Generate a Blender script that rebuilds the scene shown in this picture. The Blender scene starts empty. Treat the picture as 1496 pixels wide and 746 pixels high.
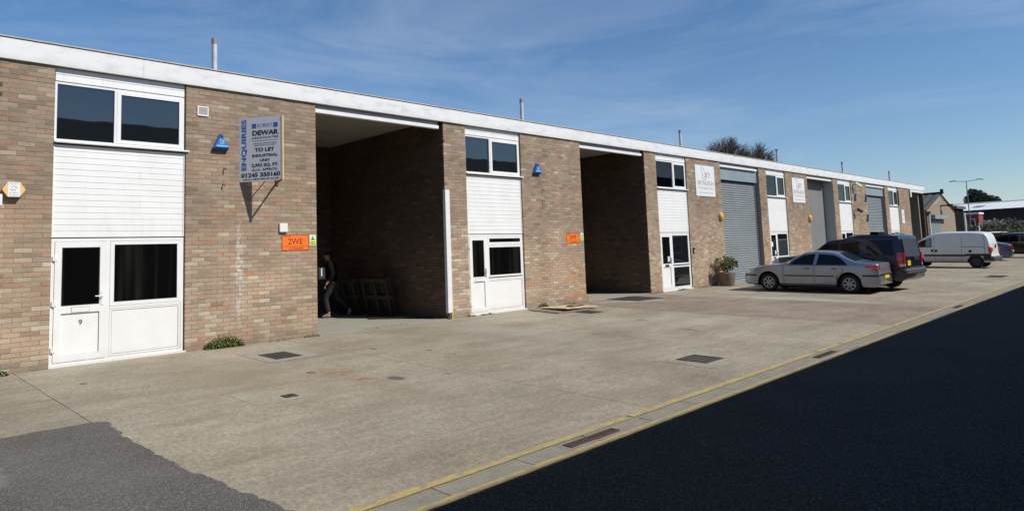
import bpy, math, random
from mathutils import Vector, Matrix
from math import sin, cos, pi, radians, sqrt
random.seed(7)
SC = bpy.context.scene
COL = SC.collection

# ------------------------------------------------------------------ camera
cd = bpy.data.cameras.new('camera'); cam = bpy.data.objects.new('camera', cd); COL.objects.link(cam)
PI_, RO, YA = 0.09301, -0.03816, 0.79645
fw = Vector((sin(YA)*cos(PI_), cos(YA)*cos(PI_), sin(PI_)))
r0 = Vector((cos(YA), -sin(YA), 0)); u0 = r0.cross(fw)
cr = r0*cos(RO)+u0*sin(RO); cu = -r0*sin(RO)+u0*cos(RO)
m = Matrix((cr, cu, -fw)).transposed().to_4x4(); m.translation = (0, -12.7788, 1.5243)
cam.matrix_world = m
cd.sensor_width = 36; cd.lens = 986.64/1496*36; cd.shift_y = (277.68-373)/1496; cd.shift_x = 0
cd.clip_start = 0.1; cd.clip_end = 6000
SC.camera = cam
# ------------------------------------------------------------------ light
LD = Vector((-0.35, 1.0, -0.97)).normalized()          # direction the sunlight travels
SUN_EL = math.asin(-LD.z); SUN_AZ = math.atan2(-LD.x, -LD.y)
sd = bpy.data.lights.new('sun', 'SUN'); sun = bpy.data.objects.new('sun', sd); COL.objects.link(sun)
sd.energy = 4.5; sd.angle = radians(0.5); sd.color = (1.0, 0.95, 0.87)
sun.rotation_euler = LD.to_track_quat('-Z', 'Y').to_euler(); sun.location = (0, 0, 40)
W = bpy.data.worlds.new('World'); SC.world = W; W.use_nodes = True
wn = W.node_tree; wn.nodes.clear()
def N(t, ty, **k):
    n = t.nodes.new(ty)
    for a, b in k.items():
        if a.startswith('i_'): n.inputs[a[2:].replace('_', ' ')].default_value = b
        else: setattr(n, a, b)
    return n
out = N(wn, 'ShaderNodeOutputWorld'); bg = N(wn, 'ShaderNodeBackground'); sky = N(wn, 'ShaderNodeTexSky')
sky.sky_type = 'NISHITA'; sky.sun_disc = False; sky.sun_elevation = SUN_EL; sky.sun_rotation = SUN_AZ
sky.air_density = 1.0; sky.dust_density = 0.25; sky.ozone_density = 5.0; sky.altitude = 0
bg.inputs['Strength'].default_value = 0.105
# thin cirrus: stretched noise over the view direction
tc = N(wn, 'ShaderNodeTexCoord'); mp = N(wn, 'ShaderNodeMapping'); mp.inputs['Rotation'].default_value = (0.0, 0.12, 0.5); mp.inputs['Scale'].default_value = (2.4, 1.2, 7.5)
n1 = N(wn, 'ShaderNodeTexNoise'); n1.inputs['Scale'].default_value = 1.5; n1.inputs['Detail'].default_value = 9; n1.inputs['Roughness'].default_value = .6; n1.inputs['Distortion'].default_value = .7
cr1 = N(wn, 'ShaderNodeValToRGB'); cr1.color_ramp.elements[0].position = .45; cr1.color_ramp.elements[1].position = .8
cr1.color_ramp.elements[0].color = (0, 0, 0, 1); cr1.color_ramp.elements[1].color = (.23, .23, .23, 1)
mx = N(wn, 'ShaderNodeMix', data_type='RGBA'); mx.inputs['B'].default_value = (7.0, 7.6, 8.4, 1)
L = wn.links
L.new(tc.outputs['Generated'], mp.inputs['Vector']); L.new(mp.outputs[0], n1.inputs['Vector']); L.new(n1.outputs['Fac'], cr1.inputs[0])
hs = N(wn, 'ShaderNodeHueSaturation'); hs.inputs['Saturation'].default_value = 1.24; L.new(sky.outputs[0], hs.inputs['Color'])
sp = N(wn, 'ShaderNodeSeparateXYZ'); L.new(tc.outputs['Generated'], sp.inputs[0])
mr_ = N(wn, 'ShaderNodeMapRange'); mr_.inputs['From Min'].default_value = 0.0; mr_.inputs['From Max'].default_value = .55; mr_.inputs['To Min'].default_value = .18; mr_.inputs['To Max'].default_value = .0; L.new(sp.outputs[2], mr_.inputs[0])
ad = N(wn, 'ShaderNodeMath', operation='ADD'); L.new(mr_.outputs[0], ad.inputs[0]); L.new(cr1.outputs[0], ad.inputs[1]); L.new(ad.outputs[0], mx.inputs['Factor']); L.new(hs.outputs[0], mx.inputs['A']); L.new(mx.outputs['Result'], bg.inputs['Color']); L.new(bg.outputs[0], out.inputs[0])
SC.view_settings.view_transform = 'Standard'; SC.view_settings.look = 'None'; SC.view_settings.exposure = 0.0; SC.view_settings.gamma = 1
SC.cycles.max_bounces = 6

# ------------------------------------------------------------------ materials
def mat(name, col, rough=.7, metal=0, spec=.5, var=0, vscale=4, bump=0, bscale=60, coat=0, var2=None, emit=None, stretch=(1, 1, 1), speck=None):
    m = bpy.data.materials.new(name); m.use_nodes = True; t = m.node_tree; b = t.nodes['Principled BSDF']
    b.inputs['Roughness'].default_value = rough; b.inputs['Metallic'].default_value = metal; b.inputs['Specular IOR Level'].default_value = spec
    b.inputs['Coat Weight'].default_value = coat; b.inputs['Coat Roughness'].default_value = .04
    b.inputs['Base Color'].default_value = (*col, 1)
    g = t.nodes.new('ShaderNodeNewGeometry'); mpn = t.nodes.new('ShaderNodeMapping'); mpn.inputs['Scale'].default_value = stretch
    t.links.new(g.outputs['Position'], mpn.inputs[0])
    src = None
    if var:
        n = N(t, 'ShaderNodeTexNoise'); n.inputs['Scale'].default_value = vscale; n.inputs['Detail'].default_value = 6; n.inputs['Roughness'].default_value = .65
        t.links.new(mpn.outputs[0], n.inputs['Vector'])
        r = N(t, 'ShaderNodeValToRGB'); r.color_ramp.elements[0].position = .3; r.color_ramp.elements[1].position = .7
        c2 = var2 or tuple(c*(1-var) for c in col)
        r.color_ramp.elements[0].color = (*c2, 1); r.color_ramp.elements[1].color = (*[min(1, c*(1+var*.35)) for c in col], 1)
        t.links.new(n.outputs['Fac'], r.inputs[0]); src = r.outputs[0]
        if speck:
            n3 = N(t, 'ShaderNodeTexNoise'); n3.inputs['Scale'].default_value = speck[0]; n3.inputs['Detail'].default_value = 3
            t.links.new(g.outputs['Position'], n3.inputs['Vector'])
            mr = N(t, 'ShaderNodeMapRange'); mr.inputs['From Min'].default_value = .35; mr.inputs['From Max'].default_value = .65
            mr.inputs['To Min'].default_value = 1-speck[1]; mr.inputs['To Max'].default_value = 1+speck[1]
            t.links.new(n3.outputs['Fac'], mr.inputs['Value'])
            vm = N(t, 'ShaderNodeVectorMath', operation='SCALE'); t.links.new(src, vm.inputs[0]); t.links.new(mr.outputs[0], vm.inputs['Scale']); src = vm.outputs[0]
        t.links.new(src, b.inputs['Base Color'])
    if bump:
        n = N(t, 'ShaderNodeTexNoise'); n.inputs['Scale'].default_value = bscale; n.inputs['Detail'].default_value = 5
        t.links.new(mpn.outputs[0], n.inputs['Vector'])
        bp = N(t, 'ShaderNodeBump'); bp.inputs['Strength'].default_value = bump; bp.inputs['Distance'].default_value = .01
        t.links.new(n.outputs['Fac'], bp.inputs['Height']); t.links.new(bp.outputs[0], b.inputs['Normal'])
    return m

class T:  # tiny node helper
    def __init__(s, name):
        s.m = bpy.data.materials.new(name); s.m.use_nodes = True; s.t = s.m.node_tree; s.b = s.t.nodes['Principled BSDF']
        s.g = s.t.nodes.new('ShaderNodeNewGeometry'); s.pos = s.g.outputs['Position']
    def link(s, a, b): s.t.links.new(a, b)
    def noise(s, scale, detail=4, rough=.55, stretch=None, dist=0, off=None, kind='ShaderNodeTexNoise'):
        n = s.t.nodes.new('ShaderNodeTexNoise'); n.inputs['Scale'].default_value = scale; n.inputs['Detail'].default_value = detail; n.inputs['Roughness'].default_value = rough; n.inputs['Distortion'].default_value = dist
        v = s.pos
        if stretch or off:
            mp = s.t.nodes.new('ShaderNodeMapping'); mp.inputs['Scale'].default_value = stretch or (1, 1, 1); mp.inputs['Location'].default_value = off or (0, 0, 0)
            s.link(v, mp.inputs[0]); v = mp.outputs[0]
        s.link(v, n.inputs['Vector']); return n.outputs['Fac']
    def rng(s, v, a, b, c=0., d=1.):
        n = s.t.nodes.new('ShaderNodeMapRange'); n.interpolation_type = 'SMOOTHSTEP'
        for k, x in zip(('From Min', 'From Max', 'To Min', 'To Max'), (a, b, c, d)): n.inputs[k].default_value = x
        s.link(v, n.inputs['Value']); return n.outputs[0]
    def math(s, op, a, b=None):
        n = s.t.nodes.new('ShaderNodeMath'); n.operation = op
        for i, x in enumerate((a, b)):
            if x is None: continue
            if isinstance(x, (int, float)): n.inputs[i].default_value = x
            else: s.link(x, n.inputs[i])
        return n.outputs[0]
    def mix(s, f, a, b, blend='MIX'):
        n = s.t.nodes.new('ShaderNodeMix'); n.data_type = 'RGBA'; n.blend_type = blend
        for k, x in (('Factor', f), ('A', a), ('B', b)):
            i = n.inputs[k] if k != 'Factor' else n.inputs[0]
            if isinstance(x, (int, float)): i.default_value = x
            elif isinstance(x, tuple): i.default_value = (*x, 1)
            else: s.link(x, i)
        return n.outputs['Result']
    def scale(s, c, f):
        n = s.t.nodes.new('ShaderNodeVectorMath'); n.operation = 'SCALE'
        s.link(c, n.inputs[0]); s.link(f, n.inputs['Scale']); return n.outputs[0]
    def ramp(s, v, stops, const=False):
        n = s.t.nodes.new('ShaderNodeValToRGB'); e = n.color_ramp.elements
        if const: n.color_ramp.interpolation = 'CONSTANT'
        e[0].position = stops[0][0]; e[0].color = (*stops[0][1], 1); e[1].position = stops[-1][0]; e[1].color = (*stops[-1][1], 1)
        for p, c in stops[1:-1]:
            x = e.new(p); x.color = (*c, 1)
        s.link(v, n.inputs[0]); return n.outputs[0]
    def xyz(s):
        n = s.t.nodes.new('ShaderNodeSeparateXYZ'); s.link(s.pos, n.inputs[0]); return n.outputs
    def blob(s, cx, cy, rx, ry, ix=0, iy=1, soft=.5, warp=.0):
        x = s.xyz(); a = s.math('DIVIDE', s.math('SUBTRACT', x[ix], cx), rx); b = s.math('DIVIDE', s.math('SUBTRACT', x[iy], cy), ry)
        d = s.math('SQRT', s.math('ADD', s.math('MULTIPLY', a, a), s.math('MULTIPLY', b, b)))
        if warp: d = s.math('ADD', d, s.math('MULTIPLY', s.math('SUBTRACT', s.noise(5, 5, .7), .5), warp))
        return s.rng(d, 1-soft, 1+soft, 1, 0)
    def bump(s, h, strength=.5, dist=.01):
        n = s.t.nodes.new('ShaderNodeBump'); n.inputs['Strength'].default_value = strength; n.inputs['Distance'].default_value = dist
        s.link(h, n.inputs['Height']); s.link(n.outputs[0], s.b.inputs['Normal'])
    def done(s, col, rough=.8):
        s.link(col, s.b.inputs['Base Color']); s.b.inputs['Roughness'].default_value = rough; return s.m

def brick_mat(name, objattr, dirty=1.):  # dirty: factor that puts the bays' shade into the brick colour
    t = T(name); a = t.t.nodes.new('ShaderNodeAttribute'); a.attribute_name = 'tone'; a.attribute_type = 'OBJECT' if objattr else 'GEOMETRY'
    tone = a.outputs['Fac']; z = t.xyz()[2]
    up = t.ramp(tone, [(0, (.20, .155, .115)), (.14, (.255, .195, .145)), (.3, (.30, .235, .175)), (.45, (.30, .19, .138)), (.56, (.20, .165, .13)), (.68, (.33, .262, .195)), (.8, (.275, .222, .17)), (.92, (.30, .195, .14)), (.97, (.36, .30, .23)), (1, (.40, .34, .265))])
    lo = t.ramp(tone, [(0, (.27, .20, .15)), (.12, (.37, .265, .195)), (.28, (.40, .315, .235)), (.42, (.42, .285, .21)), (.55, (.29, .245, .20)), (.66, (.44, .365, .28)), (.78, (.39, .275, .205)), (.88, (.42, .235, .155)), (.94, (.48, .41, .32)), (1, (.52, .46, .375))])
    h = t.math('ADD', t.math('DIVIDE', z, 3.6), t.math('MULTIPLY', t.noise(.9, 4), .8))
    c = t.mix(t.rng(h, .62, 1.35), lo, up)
    n = t.noise(38, 5, .7); c = t.scale(c, t.rng(n, .25, .75, .8, 1.16))
    c = t.scale(c, t.rng(t.noise(1.1, 5, .65), .3, .7, .84, 1.2))
    # salt bloom streak, rust stain, damp foot
    ef = t.math('MULTIPLY', t.blob(5.57, 1.35, .07, .85, 0, 2, .6, .9), t.rng(t.noise(14, 4), .4, .6))
    c = t.mix(t.math('MULTIPLY', ef, .75), c, (.62, .60, .58))
    ef = t.math('MULTIPLY', t.blob(5.0, .75, .5, .6, 0, 2, .8, .5), t.rng(t.noise(7, 4), .45, .75))
    c = t.mix(t.math('MULTIPLY', ef, .45), c, (.52, .48, .45))
    ru = t.math('MULTIPLY', t.blob(15.75, .35, .55, .75, 0, 2, .6, .8), t.rng(t.noise(3, 5, off=(3, 1, 0)), .38, .62))
    c = t.mix(t.math('MULTIPLY', ru, .6), c, (.42, .17, .05))
    if dirty == 1: c = t.mix(1., c, (1.0, .975, .895), 'MULTIPLY')
    if dirty < 1: c = t.mix(1., c, (dirty*.82, dirty*.70, dirty*.60), 'MULTIPLY')  # bay shade multiplied into the colour, with a warm cast
    foot = t.rng(t.math('ADD', z, t.math('MULTIPLY', t.noise(3, 4), .25)), .12, .42, .42, 0)
    c = t.mix(foot, c, (.15, .125, .10))
    t.bump(n, .35, .006)
    return t.done(c, .92)

M = {}
M['brick'] = brick_mat('brick_single', True); M['bricks'] = brick_mat('brick_course', False); M['brick_shaded'] = brick_mat('shaded_recess_brick', False, .42); M['mortar_shaded'] = mat('shaded_recess_mortar', (.065, .048, .036), .95)  # recess brick and mortar are darker copies with the bay shade painted in
M['mortar'] = mat('mortar', (.285, .25, .205), .95, var=.3, vscale=9, bump=.3, bscale=90)
M['upvc'] = mat('white_upvc', (.80, .81, .81), .35, var=.05, vscale=2.5)
M['clad'] = mat('white_cladding', (.80, .81, .80), .42, var=.07, vscale=1.6, stretch=(1, 1, 3))
M['gasket'] = mat('grey_gasket', (.10, .10, .105), .6)
M['chrome'] = mat('chrome', (.6, .6, .6), .25, metal=1)
M['timber_white'] = mat('white_trim', (.74, .75, .75), .6, var=.12, vscale=3)
M['soffit'] = mat('soffit_board', (.30, .31, .32), .85, var=.15, vscale=2)
M['ceiling'] = mat('recess_ceiling', (.42, .395, .34), .9, var=.2, vscale=1.5)
M['floor'] = mat('smooth_concrete_floor', (.36, .335, .265), .85, var=.15, vscale=2, bump=.1)
M['roof'] = mat('roof_felt', (.14, .14, .14), .95, var=.3, vscale=1)
M['cap'] = mat('roof_capping', (.50, .46, .40), .7, var=.3, vscale=5)
M['capdark'] = mat('roof_edge_strip', (.22, .19, .17), .9)
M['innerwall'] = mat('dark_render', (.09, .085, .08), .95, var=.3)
M['steel'] = mat('flue_steel', (.56, .57, .60), .5, metal=.15, var=.25, vscale=6)
M['fluecap'] = mat('flue_cap', (.10, .09, .09), .6); M['fluetop'] = mat('flue_top', (.24, .235, .24), .5)
M['shutter'] = mat('blue_grey_shutter', (.24, .27, .285), .5, var=.14, vscale=1.6, spec=.4)
M['shutterbox'] = mat('shutter_hood', (.24, .30, .33), .55, var=.15, vscale=2)
M['greypanel'] = mat('grey_panel', (.20, .205, .195), .6, var=.12, vscale=.8)
M['black'] = mat('black_plastic', (.015, .015, .017), .5)
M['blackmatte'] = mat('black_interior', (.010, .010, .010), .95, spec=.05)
M['yellowpaint'] = mat('yellow_pipe_paint', (.62, .50, .02), .5, var=.3, vscale=20)

def fascia_mat():
    t = T('weathered_white_fascia')
    z = t.xyz()[2]
    c = t.mix(t.rng(t.noise(2.2, 6, .7, (1, 1, 2.5)), .45, .8), (.72, .73, .73), (.47, .48, .46))
    edge = t.rng(t.math('ADD', z, t.math('MULTIPLY', t.noise(6, 4), .12)), 4.84, 5.02, .45, 0)
    c = t.mix(edge, c, (.45, .45, .42))
    dk = t.rng(t.noise(9, 6, .75, (1, 1, .6)), .62, .75, 0, .55)
    c = t.mix(dk, c, (.33, .33, .31)); t.bump(t.noise(12, 4), .1)
    return t.done(c, .65)
M['fascia'] = fascia_mat()

def glass_mat(name, tint=(.008, .01, .012), rough=.015):
    t = T(name); t.b.inputs['Base Color'].default_value = (*tint, 1); t.b.inputs['Roughness'].default_value = rough
    t.b.inputs['IOR'].default_value = 1.9; t.b.inputs['Specular IOR Level'].default_value = .62
    n = t.noise(1.3, 2); t.bump(n, .05, .02); return t.m
M['glass'] = glass_mat('dark_reflective_glass')
def curtain_glass():
    t = T('door_glass_dark_blinds'); f = t.rng(t.noise(7, 2, .5, (1, 1, .03)), .45, .7); c = t.mix(f, (.003, .003, .003), (.014, .014, .013))
    t.b.inputs['IOR'].default_value = 1.32; return t.done(c, .1)
M['doorglass'] = curtain_glass()
def upvc(name, rough, amt):
    t = T(name); c = t.mix(t.rng(t.noise(2.5, 4), .3, .7), (.80, .81, .80), (.76, .765, .75))
    s = t.math('MULTIPLY', t.rng(t.noise(5, 5, .75, (1.6, 1, .22)), .52, .75), amt); c = t.mix(s, c, (.50, .485, .44))
    z = t.xyz()[2]; lowg = t.rng(t.math('ADD', z, t.math('MULTIPLY', t.noise(6, 4), .2)), .08, .4, .35, 0); c = t.mix(lowg, c, (.48, .45, .39))
    t.bump(t.noise(1.8, 2), .06, .03); return t.done(c, rough)
M['upvc'] = upvc('white_upvc_weathered', .35, .12); M['clad'] = upvc('white_cladding_weathered', .42, .28)
def clear_glass(name, tint=(.75, .85, .85), amt=.8):
    t = T(name); tr = t.t.nodes.new('ShaderNodeBsdfTransparent'); tr.inputs[0].default_value = (*tint, 1)
    gl = t.t.nodes.new('ShaderNodeBsdfGlossy'); gl.inputs['Roughness'].default_value = .02
    fr = t.t.nodes.new('ShaderNodeFresnel'); fr.inputs[0].default_value = 1.55
    mx = t.t.nodes.new('ShaderNodeMixShader'); t.link(fr.outputs[0], mx.inputs[0]); t.link(tr.outputs[0], mx.inputs[1]); t.link(gl.outputs[0], mx.inputs[2])
    t.link(mx.outputs[0], t.t.nodes['Material Output'].inputs[0]); return t.m
M['clear'] = clear_glass('clear_window_glass', (.55, .62, .62))
M['carglass'] = clear_glass('tinted_car_glass', (.30, .38, .36))

def concrete_mat():
    t = T('yard_concrete')
    a = t.t.nodes.new('ShaderNodeAttribute'); a.attribute_name = 'tone'; a.attribute_type = 'OBJECT'
    base = t.mix(t.rng(t.noise(.55, 5, .6), .3, .7), (.288, .250, .170), (.382, .345, .252))
    pink = t.mix(t.rng(t.noise(1.1, 5, .6), .3, .7), (.225, .17, .125), (.30, .24, .18))
    c = t.mix(a.outputs['Fac'], base, pink)
    # sweeping tyre tracks
    c = t.scale(c, t.rng(t.noise(1.3, 4, .6, (.25, 1.6, 1), .5), .3, .7, .90, 1.07))
    c = t.scale(c, t.rng(t.noise(.28, 3, .5, off=(7, 3, 0)), .35, .65, .93, 1.06))
    agg = t.noise(95, 4, .75); c = t.scale(c, t.rng(agg, .28, .72, .72, 1.26))
    c = t.scale(c, t.rng(t.noise(26, 4, .8, (1, .7, 1)), .3, .7, .74, 1.22)); c = t.scale(c, t.rng(t.noise(5, 5, .7, (.5, 1.8, 1)), .3, .7, .91, 1.08))
    # exposed reddish aggregate patches
    rg = t.math('MULTIPLY', t.rng(t.noise(34, 3, .7), .56, .66), t.rng(t.noise(.8, 4), .42, .62))
    c = t.mix(t.math('MULTIPLY', rg, .75), c, (.20, .10, .07))
    lt = t.rng(t.noise(70, 2, .6, off=(9, 9, 9)), .64, .7, 0, .55); c = t.mix(lt, c, (.46, .42, .36))
    st = t.math('MULTIPLY', t.rng(t.noise(2.1, 6, .75, (.6, 1.5, 1)), .52, .72), .35); c = t.mix(st, c, (.19, .16, .125))
    vo = t.t.nodes.new('ShaderNodeTexVoronoi'); vo.feature = 'DISTANCE_TO_EDGE'; vo.inputs['Scale'].default_value = .33
    wv = t.t.nodes.new('ShaderNodeVectorMath'); wv.operation = 'ADD'; nz = t.t.nodes.new('ShaderNodeTexNoise'); nz.inputs['Scale'].default_value = 1.6; nz.inputs['Detail'].default_value = 7; nz.inputs['Roughness'].default_value = .7; t.link(t.pos, nz.inputs['Vector']); t.link(t.pos, wv.inputs[0]); t.link(nz.outputs['Color'], wv.inputs[1]); t.link(wv.outputs[0], vo.inputs['Vector'])
    ck = t.math('MULTIPLY', t.rng(vo.outputs['Distance'], .0008, .0035, 1, 0), t.rng(t.noise(.45, 2), .50, .58)); c = t.mix(t.math('MULTIPLY', ck, .55), c, (.10, .085, .065))
    # rust run beside the manhole
    ru = t.math('MULTIPLY', t.blob(5.28, -4.2, .24, .95, 0, 1, .7, 1.3), t.rng(t.noise(5, 5, .7), .42, .62))
    c = t.mix(t.math('MULTIPLY', ru, .85), c, (.26, .125, .05))
    ru = t.math('MULTIPLY', t.blob(4.3, -3.3, .8, 1.5, 0, 1, .8, .6), .35); c = t.mix(ru, c, (.26, .185, .11))
    # paler cement wash and dark drips
    pw = t.math('MULTIPLY', t.blob(20.0, -4.6, .32, 1.9, 0, 1, .5, .9), .6); c = t.mix(pw, c, (.40, .40, .375))
    pw = t.math('MULTIPLY', t.blob(9.9, -3.2, .5, 1.6, 0, 1, .8, 1.2), .4); c = t.mix(pw, c, (.36, .34, .29))
    for (x, y, rx, ry, am) in ((6.9, -2.45, .05, .09, .8), (7.15, -4.15, .03, .08, .7), (7.42, -3.36, .05, .1, .6), (6.28, -5.24, .04, .05, .7), (5.6, -4.93, .1, .16, .8), (5.05, -3.62, .06, .1, .7), (2.6, -1.8, .05, .07, .8), (12.3, -5.6, .1, .2, .5), (13.1, -3.9, .12, .15, .5), (17.6, -3.0, .12, .3, .5), (24.5, -7.2, .15, .4, .5), (30.5, -7.4, .2, .5, .6)):
        c = t.mix(t.math('MULTIPLY', t.blob(x, y, rx, ry, 0, 1, .35, .8), am), c, (.075, .062, .052))
    t.bump(agg, .35, .006)
    return t.done(c, .9)
M['concrete'] = concrete_mat()
def asphalt_mat(name, base, light, speckv):
    t = T(name)
    c = t.mix(t.rng(t.noise(.8, 5, .6), .3, .7), tuple(b*.8 for b in base), tuple(b*1.25 for b in base))
    v = t.t.nodes.new('ShaderNodeTexVoronoi'); v.inputs['Scale'].default_value = 115; t.link(t.pos, v.inputs['Vector'])
    sx = t.t.nodes.new('ShaderNodeSeparateColor'); t.link(v.outputs['Color'], sx.inputs[0])
    c = t.mix(t.math('MULTIPLY', t.rng(sx.outputs[0], .78, .84), speckv), c, light)
    c = t.mix(t.math('MULTIPLY', t.rng(sx.outputs[1], .86, .9), speckv*.8), c, tuple(l*.5 for l in (light[0]*1.5, light[1], light[2]*.8)))
    c = t.scale(c, t.rng(t.noise(60, 4, .7), .3, .7, .7, 1.2))
    c = t.mix(t.math('MULTIPLY', t.blob(.95, -5.75, .16, .35, 0, 1, .5, 1.4), .5), c, (.27, .25, .21))
    t.bump(v.outputs['Distance'], .5, .006); return t.done(c, .9)
M['asphalt'] = asphalt_mat('worn_asphalt', (.102, .096, .087), (.32, .29, .24), .5)
M['road'] = asphalt_mat('road_asphalt', (.046, .033, .0225), (.17, .145, .11), .7); M['road'].node_tree.nodes['Principled BSDF'].inputs['Specular IOR Level'].default_value = .12
M['concrete2'] = mat('yard_patch_concrete', (.335, .30, .235), .9, var=.16, vscale=4, bump=.25, speck=(28, .2))
M['channel'] = mat('drain_channel_concrete', (.265, .24, .18), .9, var=.25, vscale=5, bump=.3, bscale=70, speck=(60, .15))
def line_mat():
    t = T('worn_yellow_line'); c = t.mix(t.rng(t.noise(1.5, 4), .3, .7), (.49, .37, .12), (.43, .33, .14))
    w = t.rng(t.noise(9, 6, .8, (.6, 1, 1)), .46, .62); c = t.mix(t.math('MULTIPLY', w, .85), c, (.26, .23, .17))
    c = t.scale(c, t.rng(t.noise(60, 3), .3, .7, .85, 1.1)); return t.done(c, .85)
M['line'] = line_mat()
M['iron'] = mat('cast_iron', (.06, .052, .048), .75, var=.35, vscale=12, bump=.4, bscale=60)
M['rustiron'] = mat('rusty_iron', (.085, .05, .038), .85, var=.35, vscale=20, bump=.4)
M['patch'] = mat('pale_cement_patch', (.33, .315, .275), .9, var=.15, vscale=4, bump=.2, speck=(70, .12))
M['earth'] = mat('far_ground', (.17, .155, .12), .95, var=.3, vscale=.3, speck=(20, .1))

# ------------------------------------------------------------------ mesh helpers
class MB:
    def __init__(s): s.v = []; s.f = []; s.mi = []; s.c = []; s.sm = []
    def add(s, vs, fs, mi=0, tone=0., smooth=False):
        o = len(s.v); s.v += [tuple(v) for v in vs]; s.f += [tuple(i+o for i in f) for f in fs]
        s.mi += [mi]*len(fs); s.c += [tone]*len(fs); s.sm += [smooth]*len(fs); return s
    def box(s, x0, x1, y0, y1, z0, z1, mi=0, tone=0., ch=0, M4=None):
        if ch:
            vs = []
            for z, a in ((z0, ch), (z0+ch, 0), (z1-ch, 0), (z1, ch)):
                if a: vs += [(x0+a, y0+a, z), (x1-a, y0+a, z), (x1-a, y1-a, z), (x0+a, y1-a, z)]
                else:
                    vs += [(x0+ch, y0, z), (x1-ch, y0, z), (x1, y0+ch, z), (x1, y1-ch, z), (x1-ch, y1, z), (x0+ch, y1, z), (x0, y1-ch, z), (x0, y0+ch, z)]
            fs = [(3, 2, 1, 0), (20, 21, 22, 23)]
            A, B = 4, 12
            for k in range(8): fs.append((A+k, A+(k+1) % 8, B+(k+1) % 8, B+k))
            for k in range(4):
                fs.append((k, (k+1) % 4, A+(2*k+1) % 8, A+2*k)); fs.append((20+(k+1) % 4, 20+k, B+2*k, B+(2*k+1) % 8))
                fs.append((k, A+2*k, A+(2*k-1) % 8)); fs.append((20+k, B+(2*k-1) % 8, B+2*k))
        else:
            vs = [(x, y, z) for z in (z0, z1) for y in (y0, y1) for x in (x0, x1)]
            fs = [(0, 2, 3, 1), (4, 5, 7, 6), (0, 1, 5, 4), (2, 6, 7, 3), (0, 4, 6, 2), (1, 3, 7, 5)]
        if M4 is not None: vs = [M4 @ Vector(v) for v in vs]
        return s.add(vs, fs, mi, tone)
    def tube(s, a, b, r, r2=None, n=8, mi=0, cap=True, smooth=True):
        a = Vector(a); b = Vector(b); r2 = r if r2 is None else r2; d = (b-a).normalized()
        u = d.cross(Vector((0, 0, 1)) if abs(d.z) < .9 else Vector((1, 0, 0))).normalized(); w = d.cross(u)
        vs = [a+(u*cos(2*pi*k/n)+w*sin(2*pi*k/n))*r for k in range(n)]+[b+(u*cos(2*pi*k/n)+w*sin(2*pi*k/n))*r2 for k in range(n)]
        s.add(vs, [(k, (k+1) % n, n+(k+1) % n, n+k) for k in range(n)], mi, smooth=smooth)
        if cap: s.add(vs, [tuple(range(n))[::-1], tuple(range(n, 2*n))], mi)
        return s
    def path(s, pts, r, n=8, mi=0):
        for a, b in zip(pts[:-1], pts[1:]): s.tube(a, b, r, n=n, mi=mi)
        return s
    def lathe(s, prof, M4=None, n=24, mi=0, smooth=True, a0=0, a1=2*pi):   # prof: (r, z)
        M4 = M4 or Matrix(); vs = [M4 @ Vector((r*cos(a0+(a1-a0)*k/n), r*sin(a0+(a1-a0)*k/n), z)) for r, z in prof for k in range(n)]
        fs = [(i*n+k, i*n+(k+1) % n, (i+1)*n+(k+1) % n, (i+1)*n+k) for i in range(len(prof)-1) for k in range(n)]
        return s.add(vs, fs, mi, smooth=smooth)
    def prism(s, poly, y0, y1, mi=0, M4=None):       # poly in (x, z), extruded along y
        n = len(poly); vs = [(x, y0, z) for x, z in poly]+[(x, y1, z) for x, z in poly]
        if M4 is not None: vs = [M4 @ Vector(v) for v in vs]
        return s.add(vs, [tuple(range(n)), tuple(range(2*n-1, n-1, -1))]+[(k, n+k, n+(k+1) % n, (k+1) % n) for k in range(n)], mi)
    def build(s, name, mats, parent=None, kind=None, tone=False):
        me = bpy.data.meshes.new(name); me.from_pydata(s.v, [], s.f)
        for mt in (mats if isinstance(mats, (list, tuple)) else [mats]): me.materials.append(mt)
        me.polygons.foreach_set('material_index', s.mi); me.polygons.foreach_set('use_smooth', s.sm)
        if tone:
            at = me.attributes.new('tone', 'FLOAT', 'FACE'); at.data.foreach_set('value', s.c)
        me.update(); return link(name, me, parent, kind)
def link(name, me, parent=None, kind=None):
    o = bpy.data.objects.new(name, me); COL.objects.link(o)
    if parent is not None: o.parent = parent
    if kind: o['kind'] = kind
    return o
def recalc(o):
    import bmesh
    b = bmesh.new(); b.from_mesh(o.data); bmesh.ops.recalc_face_normals(b, faces=b.faces); b.to_mesh(o.data); b.free(); return o
def tag(o, label, cat, group=None, kind=None):
    o['label'] = label; o['category'] = cat
    if group: o['group'] = group
    if kind: o['kind'] = kind
    return o
def thing(name, label, cat, loc=(0, 0, 0), rz=0, group=None):
    o = bpy.data.objects.new(name, None); COL.objects.link(o); o.location = loc; o.rotation_euler = (0, 0, rz); o.empty_display_size = .2
    return tag(o, label, cat, group)
def bx(name, x0, x1, y0, y1, z0, z1, m, parent=None, ch=0, kind=None): return MB().box(x0, x1, y0, y1, z0, z1, ch=ch).build(name, m, parent, kind)
def zy(y): return .025*y if y < 0 else 0.           # the yard falls away from the building
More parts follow.
